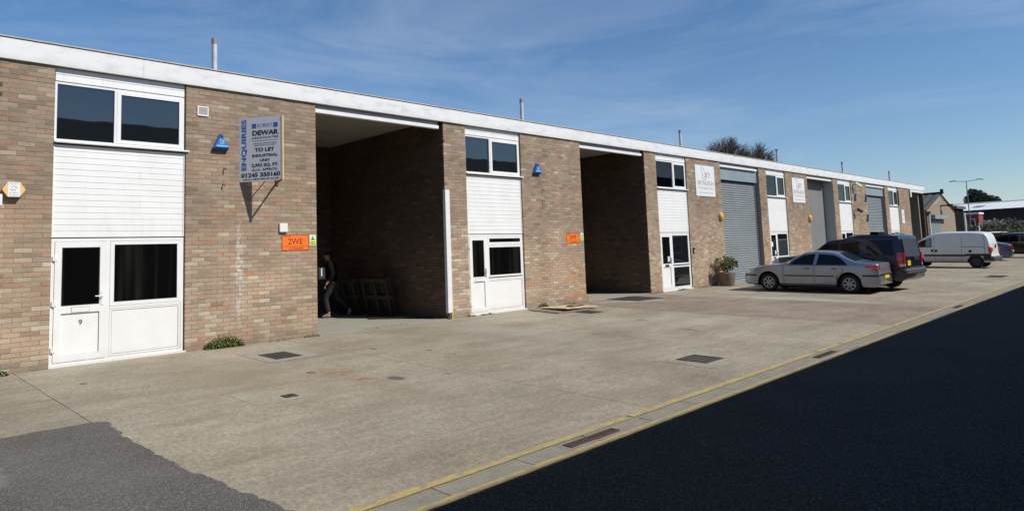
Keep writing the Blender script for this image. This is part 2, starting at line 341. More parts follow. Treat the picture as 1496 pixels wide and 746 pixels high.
def text_obj(name, body, size, M4, m, parent, align='CENTER', bold=0., sx=1., depth=.0008, maxw=None, spacing=1.):
    cu_ = bpy.data.curves.new(name, 'FONT'); cu_.body = body; cu_.size = size; cu_.align_x = align; cu_.align_y = 'CENTER'; cu_.extrude = depth; cu_.offset = bold; cu_.space_character = spacing
    cu_.resolution_u = 3
    to = bpy.data.objects.new('tmp', cu_); COL.objects.link(to); bpy.context.view_layer.update()
    me = bpy.data.meshes.new_from_object(to.evaluated_get(bpy.context.evaluated_depsgraph_get())); bpy.data.objects.remove(to)
    if maxw and len(me.vertices):
        w = max(v.co.x for v in me.vertices)-min(v.co.x for v in me.vertices); sx = maxw/w
    me.transform(M4 @ Matrix.Diagonal((sx, 1, 1, 1))); me.materials.clear(); me.materials.append(m)
    return link(name, me, parent)
def wallM(x, y, z, ax=0.):      # text frame on a wall facing -y (ax rotates about z)
    return Matrix.Translation((x, y, z)) @ Matrix.Rotation(ax, 4, 'Z') @ Matrix.Rotation(pi/2, 4, 'X')

# ------------------------------------------------------------------ ground
g = MB(); ys = [(-3000, -.30), (-8.92, -.30), (0, -.06), (3000, -.06)]
for (a, za), (b, zb) in zip(ys[:-1], ys[1:]): g.add([(-3000, a, za), (3000, a, za), (3000, b, zb), (-3000, b, zb)], [(0, 1, 2, 3)])
g.build('ground', M['earth'], kind='structure')
yard = MB().add([(-30, -8.49, zy(-8.49)-.012), (78, -8.49, zy(-8.49)-.012), (78, 0, -.012), (-30, 0, -.012)], [(0, 1, 2, 3)]).build('concrete_yard', mat('joint_dirt', (.14, .12, .095), .95), kind='structure')
joints = [2.09+4.34*k for k in range(-7, 18)]
joints = [-29.9]+[j if abs(j-15.1) > .1 else 15.08 for j in joints if j > -29]+[77.9]
for i, (a, b) in enumerate(zip(joints[:-1], joints[1:])):
    mb = MB(); n = 6; a += .004; b -= .004
    mb.add([(a, -8.485, zy(-8.485)), (b, -8.485, zy(-8.485)), (b, -.0, 0), (a, -.0, 0), (a, -8.485, zy(-8.485)-.02), (b, -8.485, zy(-8.485)-.02), (b, 0, -.02), (a, 0, -.02)], [(0, 1, 2, 3), (4, 5, 1, 0), (5, 6, 2, 1), (7, 4, 0, 3)])
    o = mb.build('concrete_slab', M['concrete'], yard); o['tone'] = {4: .2, 11: .95, 10: .1}.get(i, .15+.3*random.random())
    if a < 15.2 < b: o['tone'] = .95
# yard beyond the end of the terrace
MB().add([(64.5, 0, -.004), (78, 0, -.004), (78, 30, -.004), (64.5, 30, -.004)], [(0, 1, 2, 3)]).build('side_yard', M['concrete'], kind='structure')
road = MB().add([(-60, -16.5, -.236), (140, -16.5, -.236), (140, -8.915, -.224), (-60, -8.915, -.224)], [(0, 1, 2, 3)]).build('road', M['road'], kind='structure')
MB().add([(78, -8.915, -.226), (140, -8.915, -.226), (140, 0, -.226), (78, 0, -.03)], [(0, 1, 2, 3)]).build('side_road', M['road'], kind='structure')
ch = MB().box(-30, 78, -8.915, -8.49, -.30, -.2265).build('drain_channel', M['mortar'], kind='structure')
x = -30.; k = 0
chme = {}
while x < 77:
    l = .90; hole = any(a-.46 < x+.45 < a+.46 for a in (5.12, 10.98, 19.9, 30.6, 40))
    a, b = x+.004, x+l-.004
    if hole: MB().box(a, b, -8.91, -8.775, -.25, -.2215).box(a, b, -8.63, -8.492, -.25, -.2155).build('channel_block', M['channel'], ch)
    else:
        MB().add([(a, -8.91, -.2215), (b, -8.91, -.2215), (b, -8.70, -.2225), (a, -8.70, -.2225), (b, -8.492, -.214), (a, -8.492, -.214)], [(0, 1, 2, 3), (3, 2, 4, 5)]).build('channel_block', M['channel'], ch)
    x += l
def ragged_strip(name, x0, x1, y0, y1, z, m, kind='structure', amp=.008, gaps=()):
    mb = MB(); x = x0; prev = None
    while x < x1:
        a = (x, y0+random.uniform(-amp, amp)); b = (x, y1+random.uniform(-amp, amp))
        skip = any(p < x < q for p, q in gaps)
        if prev and not skip: mb.add([(*prev[0], z(prev[0][1])), (*a, z(a[1])), (*b, z(b[1])), (*prev[1], z(prev[1][1]))], [(0, 1, 2, 3)])
        prev = (a, b); x += random.uniform(.04, .16) if x < 25 else .5
    return mb.build(name, m, kind=kind)
ragged_strip('yellow_line', -30, 76, -8.585, -8.485, lambda y: -.209 if y > -8.55 else -.2095, M['line'], gaps=((5.9, 5.98), (11.1, 11.2), (12.2, 12.35)))
ragged_strip('yellow_line', -30, 76, -8.915, -8.825, lambda y: -.2185, M['line'], gaps=((11.6, 12.1), (14.2, 14.5), (16.5, 19.0), (21, 23), (25, 28), (31, 34)), amp=.012)
# asphalt patch bottom left with a ragged edge
pts = []
x = -12.
while x < 2.05: pts.append((x, -4.33-.02*(x-2)/4+random.uniform(-.015, .015))); x += .12
pts += [(2.12, -4.36), (2.19, -4.42)]
y = -4.5
while y > -8.47: pts.append((2.20+(.16*((-6.8-y)/1.5) if y < -6.8 else .05*sin((y+4.4)*1.3))+random.uniform(-.024, .024), y)); y -= .06
mb = MB(); n = len(pts)
top = [(px, py, zy(py)+.012) for px, py in pts]; 
k = [i for i, p in enumerate(pts) if p[0] > 2.05][0]
allp = top+[(px, -8.48, zy(-8.48)+.012) for px, py in pts[:k]]+[(-12, py, zy(py)+.012) for px, py in pts]
for i in range(n-1):
    a, b = top[i], top[i+1]
    if i < k: mb.add([a, b, (b[0], -8.48, zy(-8.48)+.012), (a[0], -8.48, zy(-8.48)+.012)], [(3, 2, 1, 0)])
    else: mb.add([a, b, (2.12, b[1], b[2]), (2.12, a[1], a[2])], [(3, 2, 1, 0)])
    mb.add([a, b, (b[0]+.015, b[1], b[2]-.014), (a[0]+.015, a[1], a[2]-.014)], [(0, 1, 2, 3)])
mb.build('asphalt_patch', M['asphalt'], kind='structure')
def sheet(name, pts, m, dz=.004, kind='structure'): return recalc(MB().add([(x, y, zy(y)+dz) for x, y in pts], [tuple(range(len(pts)))]).build(name, m, kind=kind))
sheet('cement_patch', [(5.05, -1.05), (5.98, -1.08), (5.96, -2.32), (5.04, -2.38)], M['concrete2'])
sheet('cement_patch', [(3.62, -4.12), (4.45, -4.18), (4.40, -5.02), (3.60, -4.98)], M['concrete'], .002)
sheet('cement_patch', [(17.3, -1.9), (18.0, -1.5), (16.6, -.6), (15.9, -.2), (15.8, -.8)], M['concrete2'])
sheet('cement_patch', [(8.9, -6.9), (9.95, -6.85), (10.0, -7.95), (8.85, -7.95)], M['concrete'], .003)
def cover(x0, x1, y0, y1, label, cat, m, nx=0, ny=0, frame=True, group=None):
    t = thing('drain_grate' if nx else 'manhole_cover', label, cat, ((x0+x1)/2, (y0+y1)/2, zy((y0+y1)/2)), group=group)
    t.rotation_euler = (math.atan(.025) if y0 > -8.4 else 0, 0, 0)
    w, h = (x1-x0)/2, (y1-y0)/2; z = .010 if y0 > -8.4 else .004
    mb = MB(); f = .03
    for a, b, c, d in ((-w, w, -h, -h+f), (-w, w, h-f, h), (-w, -w+f, -h+f, h-f), (w-f, w, -h+f, h-f)): mb.box(a, b, c, d, -.03, z)
    mb.build('frame', m, t)
    if nx:
        MB().box(-w+f, w-f, -h+f, h-f, -.03, z-.018).build('sump', M['blackmatte'], t)
        for i in range(nx):
            x = -w+f+(2*w-2*f)*(i+.5)/nx; bx('bar', x-.008, x+.008, -h+f, h-f, z-.02, z-.001, m, t)
        for i in range(ny):
            y = -h+f+(2*h-2*f)*(i+.5)/ny; bx('cross_bar', -w+f, w-f, y-.006, y+.006, z-.02, z-.003, m, t)
    else:
        mb = MB(); mb.box(-w+f+.004, w-f-.004, -h+f+.004, h-f-.004, -.03, z-.002)
        mb.build('lid', m, t)
        st = MB(); nn = 9
        for i in range(nn):
            for j in range(nn):
                x = -w+f+.03+(2*w-2*f-.06)*(i+.5)/nn; y = -h+f+.03+(2*h-2*f-.06)*(j+.5)/nn; q = min(w, h)*.055
                st.box(x-q, x+q, y-q, y+q, z-.003, z+.002)
        st.build('tread_stud', m, t, 'stuff')
    return t
cover(5.25, 5.72, -2.13, -1.46, 'dark square manhole cover in the concrete nearest the door numbered 9', 'manhole cover', M['iron'])
cover(4.02, 4.18, -4.88, -4.72, 'tiny square iron cover alone in a pale cement patch', 'access cover', M['iron'])
cover(9.15, 9.70, -7.68, -7.16, 'square barred drain grate out in the middle of the yard', 'drain grate', M['iron'], 8, 3)
cover(16.98, 18.35, -1.22, -.05, 'large dark double manhole cover before the second dark loading bay', 'manhole cover', M['iron'])
cover(4.76, 5.49, -8.75, -8.64, 'rusty slot gully between the yellow lines nearest the camera', 'gully grate', M['rustiron'], 13, 1)
cover(10.62, 11.36, -8.76, -8.65, 'dark slot gully between the yellow lines past the barred yard grate', 'gully grate', M['iron'], 13, 1)
cover(19.55, 20.3, -8.76, -8.65, 'slot gully between the yellow lines farthest from the camera', 'gully grate', M['iron'], 13, 1)
cover(13.55, 14.05, -2.15, -1.6, 'small dark cover partly beside the boards lying by the wall', 'manhole cover', M['iron'])
cover(33.2, 34.6, -7.6, -7.0, 'flat dark manhole cover far off on the yard in front of the white van', 'manhole cover', M['iron'])

# ------------------------------------------------------------------ the terrace of units
B = thing('industrial_building', 'long low brown brick terrace of industrial units with white fascia, loading bays and white doors', 'building')
X0, PER, NB = 2.54, 8.88, 6
OFF = (0, 2.04, 4.66, 8.15)
HB = 4.84; NC = 64; CH = HB/NC
XL, XR = X0-PER*2, X0+PER*5+8.15+.40      # building ends (right end just past last opening)
XEND = 55.10
bricks = []      # (u origin matrix, u0, u1, z0, z1, tone, distance, wall)
CAMP = Vector((0, -12.7788, 1.5243))
walls = []
def brick_wall(o, u, n, length, nb, thick=.25, z0=0., courses=NC, vis=True, mortar_back=None):
    """o: lower left corner of the brick face, u: direction along, n: outward normal; nb: bricks per course"""
    o, u, n = Vector(o), Vector(u), Vector(n); bl = length/nb; g = .009
    R = Matrix((u, -n, Vector((0, 0, 1)))).transposed().to_4x4(); R.translation = o
    mw = MB().box(.010, length-.010, .0045, thick, 0, courses*CH); mw.v = [tuple(R @ Vector(v)) for v in mw.v]
    wob = mw.build('brick_wall', M['mortar'] if n.y < -.5 and o.y < 1 else M['mortar_shaded'], B); walls.append(wob)
    if not vis: return wob
    for c in range(courses):
        za, zb = c*CH+g/2, (c+1)*CH-g/2
        edges = [0.]
        x = bl if c % 2 == 0 else bl/2
        while x < length-1e-4: edges.append(x); x += bl
        edges.append(length)
        for a, b in zip(edges[:-1], edges[1:]):
            if b-a < .03: continue
            ctr = R @ Vector(((a+b)/2, 0, (za+zb)/2))
            bricks.append((R, a+(g/2 if a > 0 else 0), b-(g/2 if b < length else 0), za, zb, random.random(), (ctr-CAMP).length, wob, n.y < -.5 and o.y < 1))
    return wob
NBR = {2.62: 11.5, .73: 3}
def facade_wall(x0, x1, nb, vis=True): return brick_wall((x0, 0, 0), (1, 0, 0), (0, -1, 0), x1-x0, nb, vis=vis)
for k in range(-2, NB):
    xk = X0+PER*k; v = k >= 0
    if k >= 0 or True: facade_wall(xk+2.04, xk+4.66, 11.5, v)
    if k < NB-1: facade_wall(xk+8.15, xk+8.88, 3, k >= -1)
# recess side and back walls
for k in range(-2, NB):
    xa, xb = X0+PER*k+4.66, X0+PER*k+8.15
    deep = 5.38 if k in (-2, -1, 0, 1, 5) else {2: .28, 3: .5, 4: .28}[k]
    vis = k in (0, 1, 5)
    yb = deep
    if deep > 1:
        brick_wall((xb, .002, 0), (0, 1, 0), (-1, 0, 0), yb, round(yb/.228), thick=.2, vis=vis or k == -1, courses=65)
        brick_wall((xa, yb, 0), (0, -1, 0), (1, 0, 0), yb-.25, round(yb/.228), thick=.2, vis=False)
        brick_wall((xa, yb, 0), (1, 0, 0), (0, -1, 0), xb-xa, 15, thick=.2, vis=vis, courses=65)
    else:
        m_ = M['mortar'] if k != 3 else mat('grey_painted_return', (.42, .44, .45), .7, var=.1)
        bx('reveal', xb-.004, xb+.2, .01, yb+.3, 0, 4.9, m_, B); bx('reveal', xa-.2, xa+.004, .26, yb+.3, 0, 4.9, m_, B)
# turn bricks into geometry: the 300 nearest are parts, the rest one part
bricks.sort(key=lambda b: b[6]-(0 if b[8] else -60))
proto = {}
def brick_geo(w, h):
    e = .003
    vs = [(e, 0, e), (w-e, 0, e), (w-e, 0, h-e), (e, 0, h-e), (0, e, 0), (w, e, 0), (w, e, h), (0, e, h), (0, .04, 0), (w, .04, 0), (w, .04, h), (0, .04, h)]
    return vs, [(0, 1, 2, 3), (4, 5, 1, 0), (5, 6, 2, 1), (6, 7, 3, 2), (7, 4, 0, 3), (8, 9, 5, 4), (9, 10, 6, 5), (10, 11, 7, 6), (11, 8, 4, 7)]
rest = MB(); rest2 = MB()
for i, (R, a, b, za, zb, tone, d, wob, fr) in enumerate(bricks):
    w, h = b-a, zb-za; j = random.uniform(-.0025, .0025)
    if i < 300:
        key = round(w, 4)
        if key not in proto:
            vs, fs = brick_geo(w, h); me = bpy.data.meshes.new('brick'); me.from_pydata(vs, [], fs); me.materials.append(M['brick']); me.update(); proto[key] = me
        o = bpy.data.objects.new('brick', proto[key]); COL.objects.link(o); o.parent = wob; o.matrix_local = R @ Matrix.Translation((a, j, za)); o['tone'] = tone
    else:
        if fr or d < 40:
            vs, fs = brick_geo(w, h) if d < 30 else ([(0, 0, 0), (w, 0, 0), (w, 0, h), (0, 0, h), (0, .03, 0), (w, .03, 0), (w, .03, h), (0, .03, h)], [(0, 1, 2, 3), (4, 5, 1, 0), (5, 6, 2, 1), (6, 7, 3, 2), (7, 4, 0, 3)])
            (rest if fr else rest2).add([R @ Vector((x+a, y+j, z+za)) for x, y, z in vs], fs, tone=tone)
rest.build('brickwork', M['bricks'], B, 'stuff', tone=True); rest2.build('recess_brickwork', M['brick_shaded'], B, 'stuff', tone=True)

# roof, fascia, capping, soffits
bx('roof', XL-.3, XEND, .30, 14.4, 4.97, 5.17, M['roof'], B)
bx('ceiling', XL, XEND-.02, .26, 14.2, 4.93, 4.968, M['ceiling'], B)
x = 3.843-5.594*4; x_end = XEND+.35
while x < x_end:
    a, b = max(x, XL-.3)+.002, min(x+5.594, x_end)-.002
    if b > a+.1:
        bx('fascia_board', a, b, -.05, .02, 4.842, 5.165, M['fascia'], B)
        bx('capping', a-.001, b+.001, -.062, .30, 5.186, 5.205, M['cap'], B)
    x += 5.594
bx('roof_edge', XL-.3, x_end-.01, -.03, .30, 5.165, 5.186, M['capdark'], B)
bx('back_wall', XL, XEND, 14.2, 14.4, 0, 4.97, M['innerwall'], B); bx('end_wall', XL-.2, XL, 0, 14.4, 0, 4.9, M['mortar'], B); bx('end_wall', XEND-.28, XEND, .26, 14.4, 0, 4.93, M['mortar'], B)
bx('inner_floor', XL, XEND, .262, 14.2, -.05, .0, M['floor'], B)
for k in range(-2, NB):       # head of each wall between openings
    xk = X0+PER*k
    bx('wall_head', xk+4.66, xk+8.15, .15, .26, 4.86, 4.93, M['soffit'], B)
    # loading bay head: recessed grey board, white timber below
    xa, xb = xk+4.665, xk+8.145
    bx('head_board', xa, xb-.12 if k < 99 else xb, .06, .12, 4.735, 4.93, M['soffit'], B)
    bx('head_trim', xa, xb-.12, .01, .13, 4.655, 4.735, M['timber_white'], B)
    bx('threshold', xa, xb, .0, .26, -.02, .012, M['patch'], B)
    bx('bay_floor', xa, xb, .262, 5.4, -.02, .006, M['floor'], B)

# flues on the roof
def flue(x):
    f = MB().tube((x, .55, 5.15), (x, .55, 5.93), .052, n=14).build('flue', M['steel'], B)
    MB().tube((x, .55, 5.89), (x, .55, 6.0), .057, n=14).build('flue_cap', M['fluetop'], f)
for k in range(-1, NB): flue(5.31+PER*k-(.03*k))

# ---- panel bays: window, cladding, door set
def frame_box(x0, x1, z0, z1, w, y0, y1, name, m, parent, ch=0):
    mb = MB()
    mb.box(x0, x1, y0, y1, z0, z0+w); mb.box(x0, x1, y0, y1, z1-w, z1); mb.box(x0, x0+w, y0, y1, z0+w, z1-w); mb.box(x1-w, x1, y0, y1, z0+w, z1-w)
    return mb.build(name, m, parent)
def pane_unit(parent, x0, x1, z0, z1, sash, y, glass, name='window', outer=None):
    """a sash frame with a gasket and a pane"""
    f = frame_box(x0, x1, z0, z1, sash, y, y+.05, name, M['upvc'], parent)
    frame_box(x0+sash-.004, x1-sash+.004, z0+sash-.004, z1-sash+.004, .010, y+.012, y+.03, 'gasket', M['gasket'], f)
    bx('pane', x0+sash-.001, x1-sash+.001, y+.022, y+.028, z0+sash-.001, z1-sash+.001, glass, f)
    return f
for k in range(-2, NB):
    xk = X0+PER*k; a, b = xk+.012, xk+2.028
    Y = .055
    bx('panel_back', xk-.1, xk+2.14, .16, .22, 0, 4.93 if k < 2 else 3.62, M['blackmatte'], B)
    # two head boards
    for z0, z1 in ((4.725, 4.838), (4.61, 4.721)): MB().box(a, b, Y-.012, Y+.03, z0, z1, ch=.006).build('head_cladding', M['clad'], B)
    # upper window
    zw0, zw1 = 3.625, 4.60
    far = k >= 2
    fr = frame_box(a, b, zw0, zw1, .032, Y-.004, Y+.07, 'window', M['upvc'], B)
    mid = (xk+.90 if not far else xk+1.16)
    bx('mullion', mid-.02, mid+.02, Y-.006, Y+.07, zw0+.032, zw1-.032, M['upvc'], fr)
    g1 = M['glass'] if k < 2 else M['clear']
    bx('pane', a+.03, mid-.018, Y+.03, Y+.036, zw0+.03, zw1-.03, g1, fr)
    MB().box(mid+.02, b-.032, Y-.014, Y+.03, zw0+.032, zw0+.092).box(mid+.02, b-.032, Y-.014, Y+.03, zw1-.092, zw1-.032).box(mid+.02, mid+.08, Y-.014, Y+.03, zw0+.092, zw1-.092).box(b-.092, b-.032, Y-.014, Y+.03, zw0+.092, zw1-.092).build('casement', M['upvc'], fr)
    frame_box(mid+.077, b-.089, zw0+.089, zw1-.089, .01, Y-.004, Y+.02, 'gasket', M['gasket'], fr)
    bx('pane', mid+.078, b-.09, Y+.012, Y+.018, zw0+.09, zw1-.09, g1, fr)
    if far:
        bx('window_recess', xk+.01, xk+2.03, .62, .66, 3.4, 4.9, mat('grey_blind', (.30, .34, .34), .9) if k != 2 else M['innerwall'], B)
        mb = MB()          # hanging curtain behind the right-hand casement
        x0, x1 = (mid+.25, b-.30) if k == 2 else ((mid+.12, b-.1) if k in (3, 5) else (mid+.4, b-.15)); n = 26
        vs = []
        for i in range(n+1):
            xx = x0+(x1-x0)*i/n; yy = .26+.025*sin(i*1.9)
            vs += [(xx, yy, 3.66), (x0+(x1-x0)*(.18+.64*i/n), yy, 4.56)]
        mb.add(vs, [(2*i, 2*i+2, 2*i+3, 2*i+1) for i in range(n)], smooth=True); mb.build('curtain', mat('pale_curtain', (.55, .55, .52), .9), B)
    MB().box(a-.006, xk+2.09, -.035, Y+.02, 3.592, 3.618).build('sill', M['upvc'], B)
    # cladding boards
    zb, zt, nbd = 2.052, 3.568, 15
    hh = (zt-zb)/nbd
    for i in range(nbd):
        z = zb+i*hh
        prof = [(Y+.03, z+.001), (Y-.007, z+.001), (Y-.009, z+.004), (Y-.007, z+hh-.009), (Y-.002, z+hh-.002), (Y+.03, z+hh-.001)]
        mb = MB(); n = len(prof); vs = [(a+.006, p, q) for p, q in prof]+[(b-.006, p, q) for p, q in prof]
        mb.add(vs, [tuple(range(n))[::-1], tuple(range(n, 2*n))]+[(j, (j+1) % n, n+(j+1) % n, n+j) for j in range(n)]); mb.build('cladding_board', M['clad'], B)
    bx('edge_trim', a-.004, a+.014, Y-.02, Y+.03, zb, zt, M['upvc'], B); bx('edge_trim', b-.014, b+.004, Y-.02, Y+.03, zb, zt, M['upvc'], B)
    # door set
    z1 = 2.035
    df = frame_box(a, b, .03, z1, .045, Y-.008, Y+.06, 'door_frame', M['upvc'], B)
    bx('door_sill', a-.01, b+.03, Y-.06, Y+.05, .0, .029, M['upvc'], df)
    dx = xk+.80 if k != 1 else xk+.66
    if k >= 2: dx = xk+.76
    bx('mullion', dx, dx+.05, Y-.010, Y+.06, .075, z1-.045, M['upvc'], df)
    dl, dr = a+.05, dx-.004; zt = z1-.05; zb_ = .075
    gz0, gz1 = (.965, 1.90)
    w = .095
    dm = MB(); dy0, dy1 = Y-.022, Y+.03
    dm.box(dl, dl+w, dy0, dy1, zb_, zt).box(dr-w, dr, dy0, dy1, zb_, zt).box(dl+w, dr-w, dy0, dy1, zt-w, zt).box(dl+w, dr-w, dy0, dy1, zb_, zb_+w+.01).box(dl+w, dr-w, dy0, dy1, gz0-.13, gz0-.012)
    dm.box(dl+w, dr-w, Y+.006, Y+.02, zb_+w+.01, gz0-.13)
    door = dm.build('door', M['upvc'], B)
    frame_box(dl+w-.003, dr-w+.003, gz0-.015, zt-w+.003, .012, Y-.016, Y+.006, 'gasket', M['gasket'], door)
    bx('pane', dl+w-.001, dr-w+.001, Y+.0, Y+.006, gz0-.014, zt-w+.001, M['doorglass'], door)
    frame_box(dl+w+.001, dr-w-.001, zb_+w+.012, gz0-.132, .006, Y-.004, Y+.005, 'panel_bead', M['upvc'], door)
    lx = (dl+dr)/2
    lb = bx('letterbox', lx-.125, lx+.125, Y-.03, Y-.022, gz0-.118, gz0-.045, M['upvc'] if k < 2 else M['chrome'], door)
    MB().box(lx-.13, lx+.13, Y-.0235, Y-.0215, gz0-.123, gz0-.04).build('letterbox_seal', M['gasket'], lb)
    hd = MB().box(dr-.075, dr-.045, Y-.034, Y-.022, gz0-.03, gz0+.20, ch=.004); hd.path([(dr-.06, Y-.03, gz0+.12), (dr-.06, Y-.07, gz0+.12), (dr-.17, Y-.075, gz0+.12)], .009); hd.build('handle', M['chrome'] if k else M['upvc'], door)
    for hz in (.28, 1.0, 1.72): MB().box(dl-.035, dl+.03, Y-.036, Y-.021, hz-.045, hz+.045, ch=.005).tube((dl-.005, Y-.036, hz-.05), (dl-.005, Y-.036, hz+.05), .010, n=8).build('hinge', M['upvc'], door)
    # side light
    sl, sr = dx+.054, b-.048
    if k == 1:
        pane_unit(df, sl, sr, 1.775, z1-.05, .055, Y-.014, M['doorglass'], 'fanlight'); pane_unit(df, sl, sr, .93, 1.745, .045, Y-.006, M['doorglass'], 'side_window')
        bx('transom', sl, sr, Y-.01, Y+.05, 1.746, 1.774, M['upvc'], df)
    elif k >= 2:
        pane_unit(df, sl, sr, .90, z1-.05, .05, Y-.006, M['glass'], 'side_window'); pane_unit(df, sl, sr, .08, .86, .05, Y-.006, M['glass'], 'side_window')
    else: pane_unit(df, sl, sr, .905, z1-.05, .06, Y-.014, M['doorglass'], 'side_window')
    if k < 2:
        lp = MB().box(sl, sr, Y+.008, Y+.03, .078, .90); lp.build('door_panel', M['upvc'], df)
        frame_box(sl+.002, sr-.002, .08, .86, .03, Y-.002, Y+.01, 'panel_bead', M['upvc'], df); frame_box(sl+.033, sr-.033, .112, .828, .005, Y+.0065, Y+.0085, 'bead_shadow', M['gasket'], df)
        bx('transom', sl-.001, sr+.001, Y-.008, Y+.04, .862, .902, M['upvc'], df)
    if k in (2, 3): bx('notice', dr-w-.16, dr-w-.02, Y-.004, Y-.001, gz0+.05, gz0+.24, mat('paper_notice', (.55, .62, .66), .6), door)
    if k == 3: bx('notice', dl+w+.03, dl+w+.2, Y-.004, Y-.001, gz0+.42, gz0+.62, mat('white_notice', (.75, .75, .75), .6), door)
    if k == 0: text_obj('door_number', '9', .115, wallM(lx+.01, Y-.023+.026, .675), mat('bronze_number', (.20, .13, .08), .4, metal=.4), door, bold=.002)

# ---- shutters
def shutter(k, ydep, zbot, hood):
    xa, xb = X0+PER*k+4.664, X0+PER*k+8.146
    sh = bx('roller_shutter', xa+.05, xb-.05, ydep+.045, ydep+.06, zbot, 4.25, M['blackmatte'], B)
    bx('guide_rail', xa+.0045, xa+.075, ydep-.02, ydep+.06, 0, 4.3, M['shutterbox'], sh); bx('guide_rail', xb-.075, xb-.0045, ydep-.02, ydep+.06, 0, 4.3, M['shutterbox'], sh)
    if hood:
        bx('hood', xa, xb-.01, ydep-.10, ydep+.3, 4.16, 4.65, M['shutterbox'], sh); z = 4.12
    else: z = 4.62
    h = .093; n = int((z-zbot)/h); sl = None
    bx('bottom_rail', xa+.06, xb-.06, ydep-.01, ydep+.044, z-n*h-.10, z-n*h-.002, M['shutterbox'], sh)
    for i in range(n):
        za = z-(i+1)*h
        if sl is None:
            nn = 6; pr = [(ydep+.04, 0.)]+[(ydep+.034-.022*sin(pi*j/nn), h*.90*j/nn) for j in range(nn+1)]+[(ydep+.04, h*.93)]
            q = MB(); m_ = len(pr); vs = [(xa+.06, y, zz) for y, zz in pr]+[(xb-.06, y, zz) for y, zz in pr]
            q.add(vs, [(j, j+1, m_+j+1, m_+j) for j in range(m_-1)]); o = recalc(q.build('slat', M['shutter'], sh)); sl = o.data
        else: o = link('slat', sl, sh)
        o.location = (0, 0, za)
    return sh
s = shutter(2, .20, .11, True); s = shutter(4, .20, 2.0, True)
xa, xb = X0+PER*3+4.664, X0+PER*3+8.146
gp = bx('sliding_door', xa, xb, .5, .55, 0, 4.9, M['greypanel'], B)
for i in range(1, 4): bx('door_seam', xa+(xb-xa)*i/4-.006, xa+(xb-xa)*i/4+.006, .496, .499, .02, 4.6, M['shutterbox'], gp)
# bay under the half-open shutter: something dark inside
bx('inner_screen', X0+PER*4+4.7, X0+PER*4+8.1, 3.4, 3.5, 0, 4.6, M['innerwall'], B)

# white corner boxing and yellow pipe feet
def boxing(x, z0, z1, lab):
    t = thing('pipe_boxing', lab, 'pipe cover', (x, -.05, 0)); MB().box(-.07, .07, -.05, .047, z0, z1, ch=.004).build('cover', M['timber_white'], t)
    MB().box(-.02, .02, -.03, .01, .0, z0+.01).build('bracket', M['fluecap'], t); return t
boxing(X0+8.15-.0, .15, 3.14, 'tall white boxed pipe cover on the corner right of the nearest big dark bay')
t = boxing(1.745, .15, 2.53, 'white boxed pipe cover cut by the left edge of the photo'); MB().box(-.09, .13, -.10, .045, 2.53, 2.71, ch=.01).build('cap_box', M['timber_white'], t)
for x, lab in ((X0+8.15+.10, 'yellow painted pipe stub at the foot of the white corner boxing'), (16.19-.06, 'yellow painted pipe stub beside the rust stained brick corner')):
    t = tag(MB().path([(x, -.03, -.005), (x, -.03, .14), (x+.01, -.03, .17)], .024, n=8).build('pipe_stub', M['yellowpaint']), lab, 'pipe')
# ------------------------------------------------------------------ things
# ------------------------------------------------------------------ building across the road (shades the road, seen in the glass)
O = thing('opposite_building', 'long dark workshop across the road behind the camera, mirrored in the upper windows', 'building', (0, 0, 0))
bx('wall', -50, 62, -29, -16.6, -.3, 5.6, mat('dark_brick_far', (.12, .085, .07), .9, var=.3, vscale=3), O)
bx('cladding', -50.05, 62.05, -29.05, -16.56, 5.62, 7.22, mat('dark_cladding', (.09, .10, .11), .6), O)
for i in range(14):
    w_ = bx('window', -44+7.6*i, -41+7.6*i, -16.6, -16.57, 1.0, 2.4, M['upvc'], O); bx('pane', -43.9+7.6*i, -41.1+7.6*i, -16.57, -16.56, 1.08, 2.32, M['glass'], w_)

# ------------------------------------------------------------------ signs
S_white = mat('sign_white', (.66, .68, .72), .45, var=.06, vscale=3); S_blue = mat('sign_blue', (.03, .12, .42), .5); S_black = mat('sign_black', (.025, .025, .03), .5)
t = thing('letting_board', 'angled grey white TO LET agency board with blue ENQUIRIES on brackets above the wall', 'sign', (5.565, 0, 3.08))
uu = Vector((.475, -.77, 0)).normalized(); nn_ = uu.cross(Vector((0, 0, 1)))
WB, HBd = .905, 1.235
FM = Matrix((uu, Vector((0, 0, 1)), nn_)).transposed().to_4x4()          # local x along the board, y up, z out of its face
q = MB().box(0, WB, 0, HBd, -.012, .0); q.v = [tuple(FM @ Vector(v)) for v in q.v]; q.build('board', S_white, t)
q = MB().box(WB, WB+.03, -.002, HBd, -.04, .004).box(0, .03, .0, HBd, -.05, -.0125).box(0.03, WB, HBd-.04, HBd-.003, -.05, -.0125); q.v = [tuple(FM @ Vector(v)) for v in q.v]; q.build('timber_frame', mat('pine_batten', (.62, .50, .27), .6, var=.15, vscale=8), t)
def bt(body, fx, fy, h, m, maxw=None, bold=0., rot=0, sp=1.):
    Mx = FM @ Matrix.Translation((fx*WB, (1-fy)*HBd, .0015)) @ Matrix.Rotation(rot, 4, 'Z')
    return text_obj('lettering', body, h, Mx, m, t, bold=bold, maxw=maxw, spacing=sp)
bt('ENQUIRIES', .125, .425, .135, S_blue, .80*HBd, .004, pi/2)
bt('ROBERT', .615, .135, .10, mat('thin_grey_print', (.10, .10, .11), .5), .36*WB, -.002)
for fx in (.36, .87):
    q = MB().box(fx*WB-.045, fx*WB+.045, (1-.135)*HBd-.045, (1-.135)*HBd+.045, .0005, .002); q.v = [tuple(FM @ Vector(v)) for v in q.v]; q.build('blue_square', S_blue, t)
bt('DEWAR', .62, .25, .125, S_black, .62*WB, .005)
bt('ASSOCIATES', .62, .325, .05, S_black, .64*WB, .001, sp=1.2)
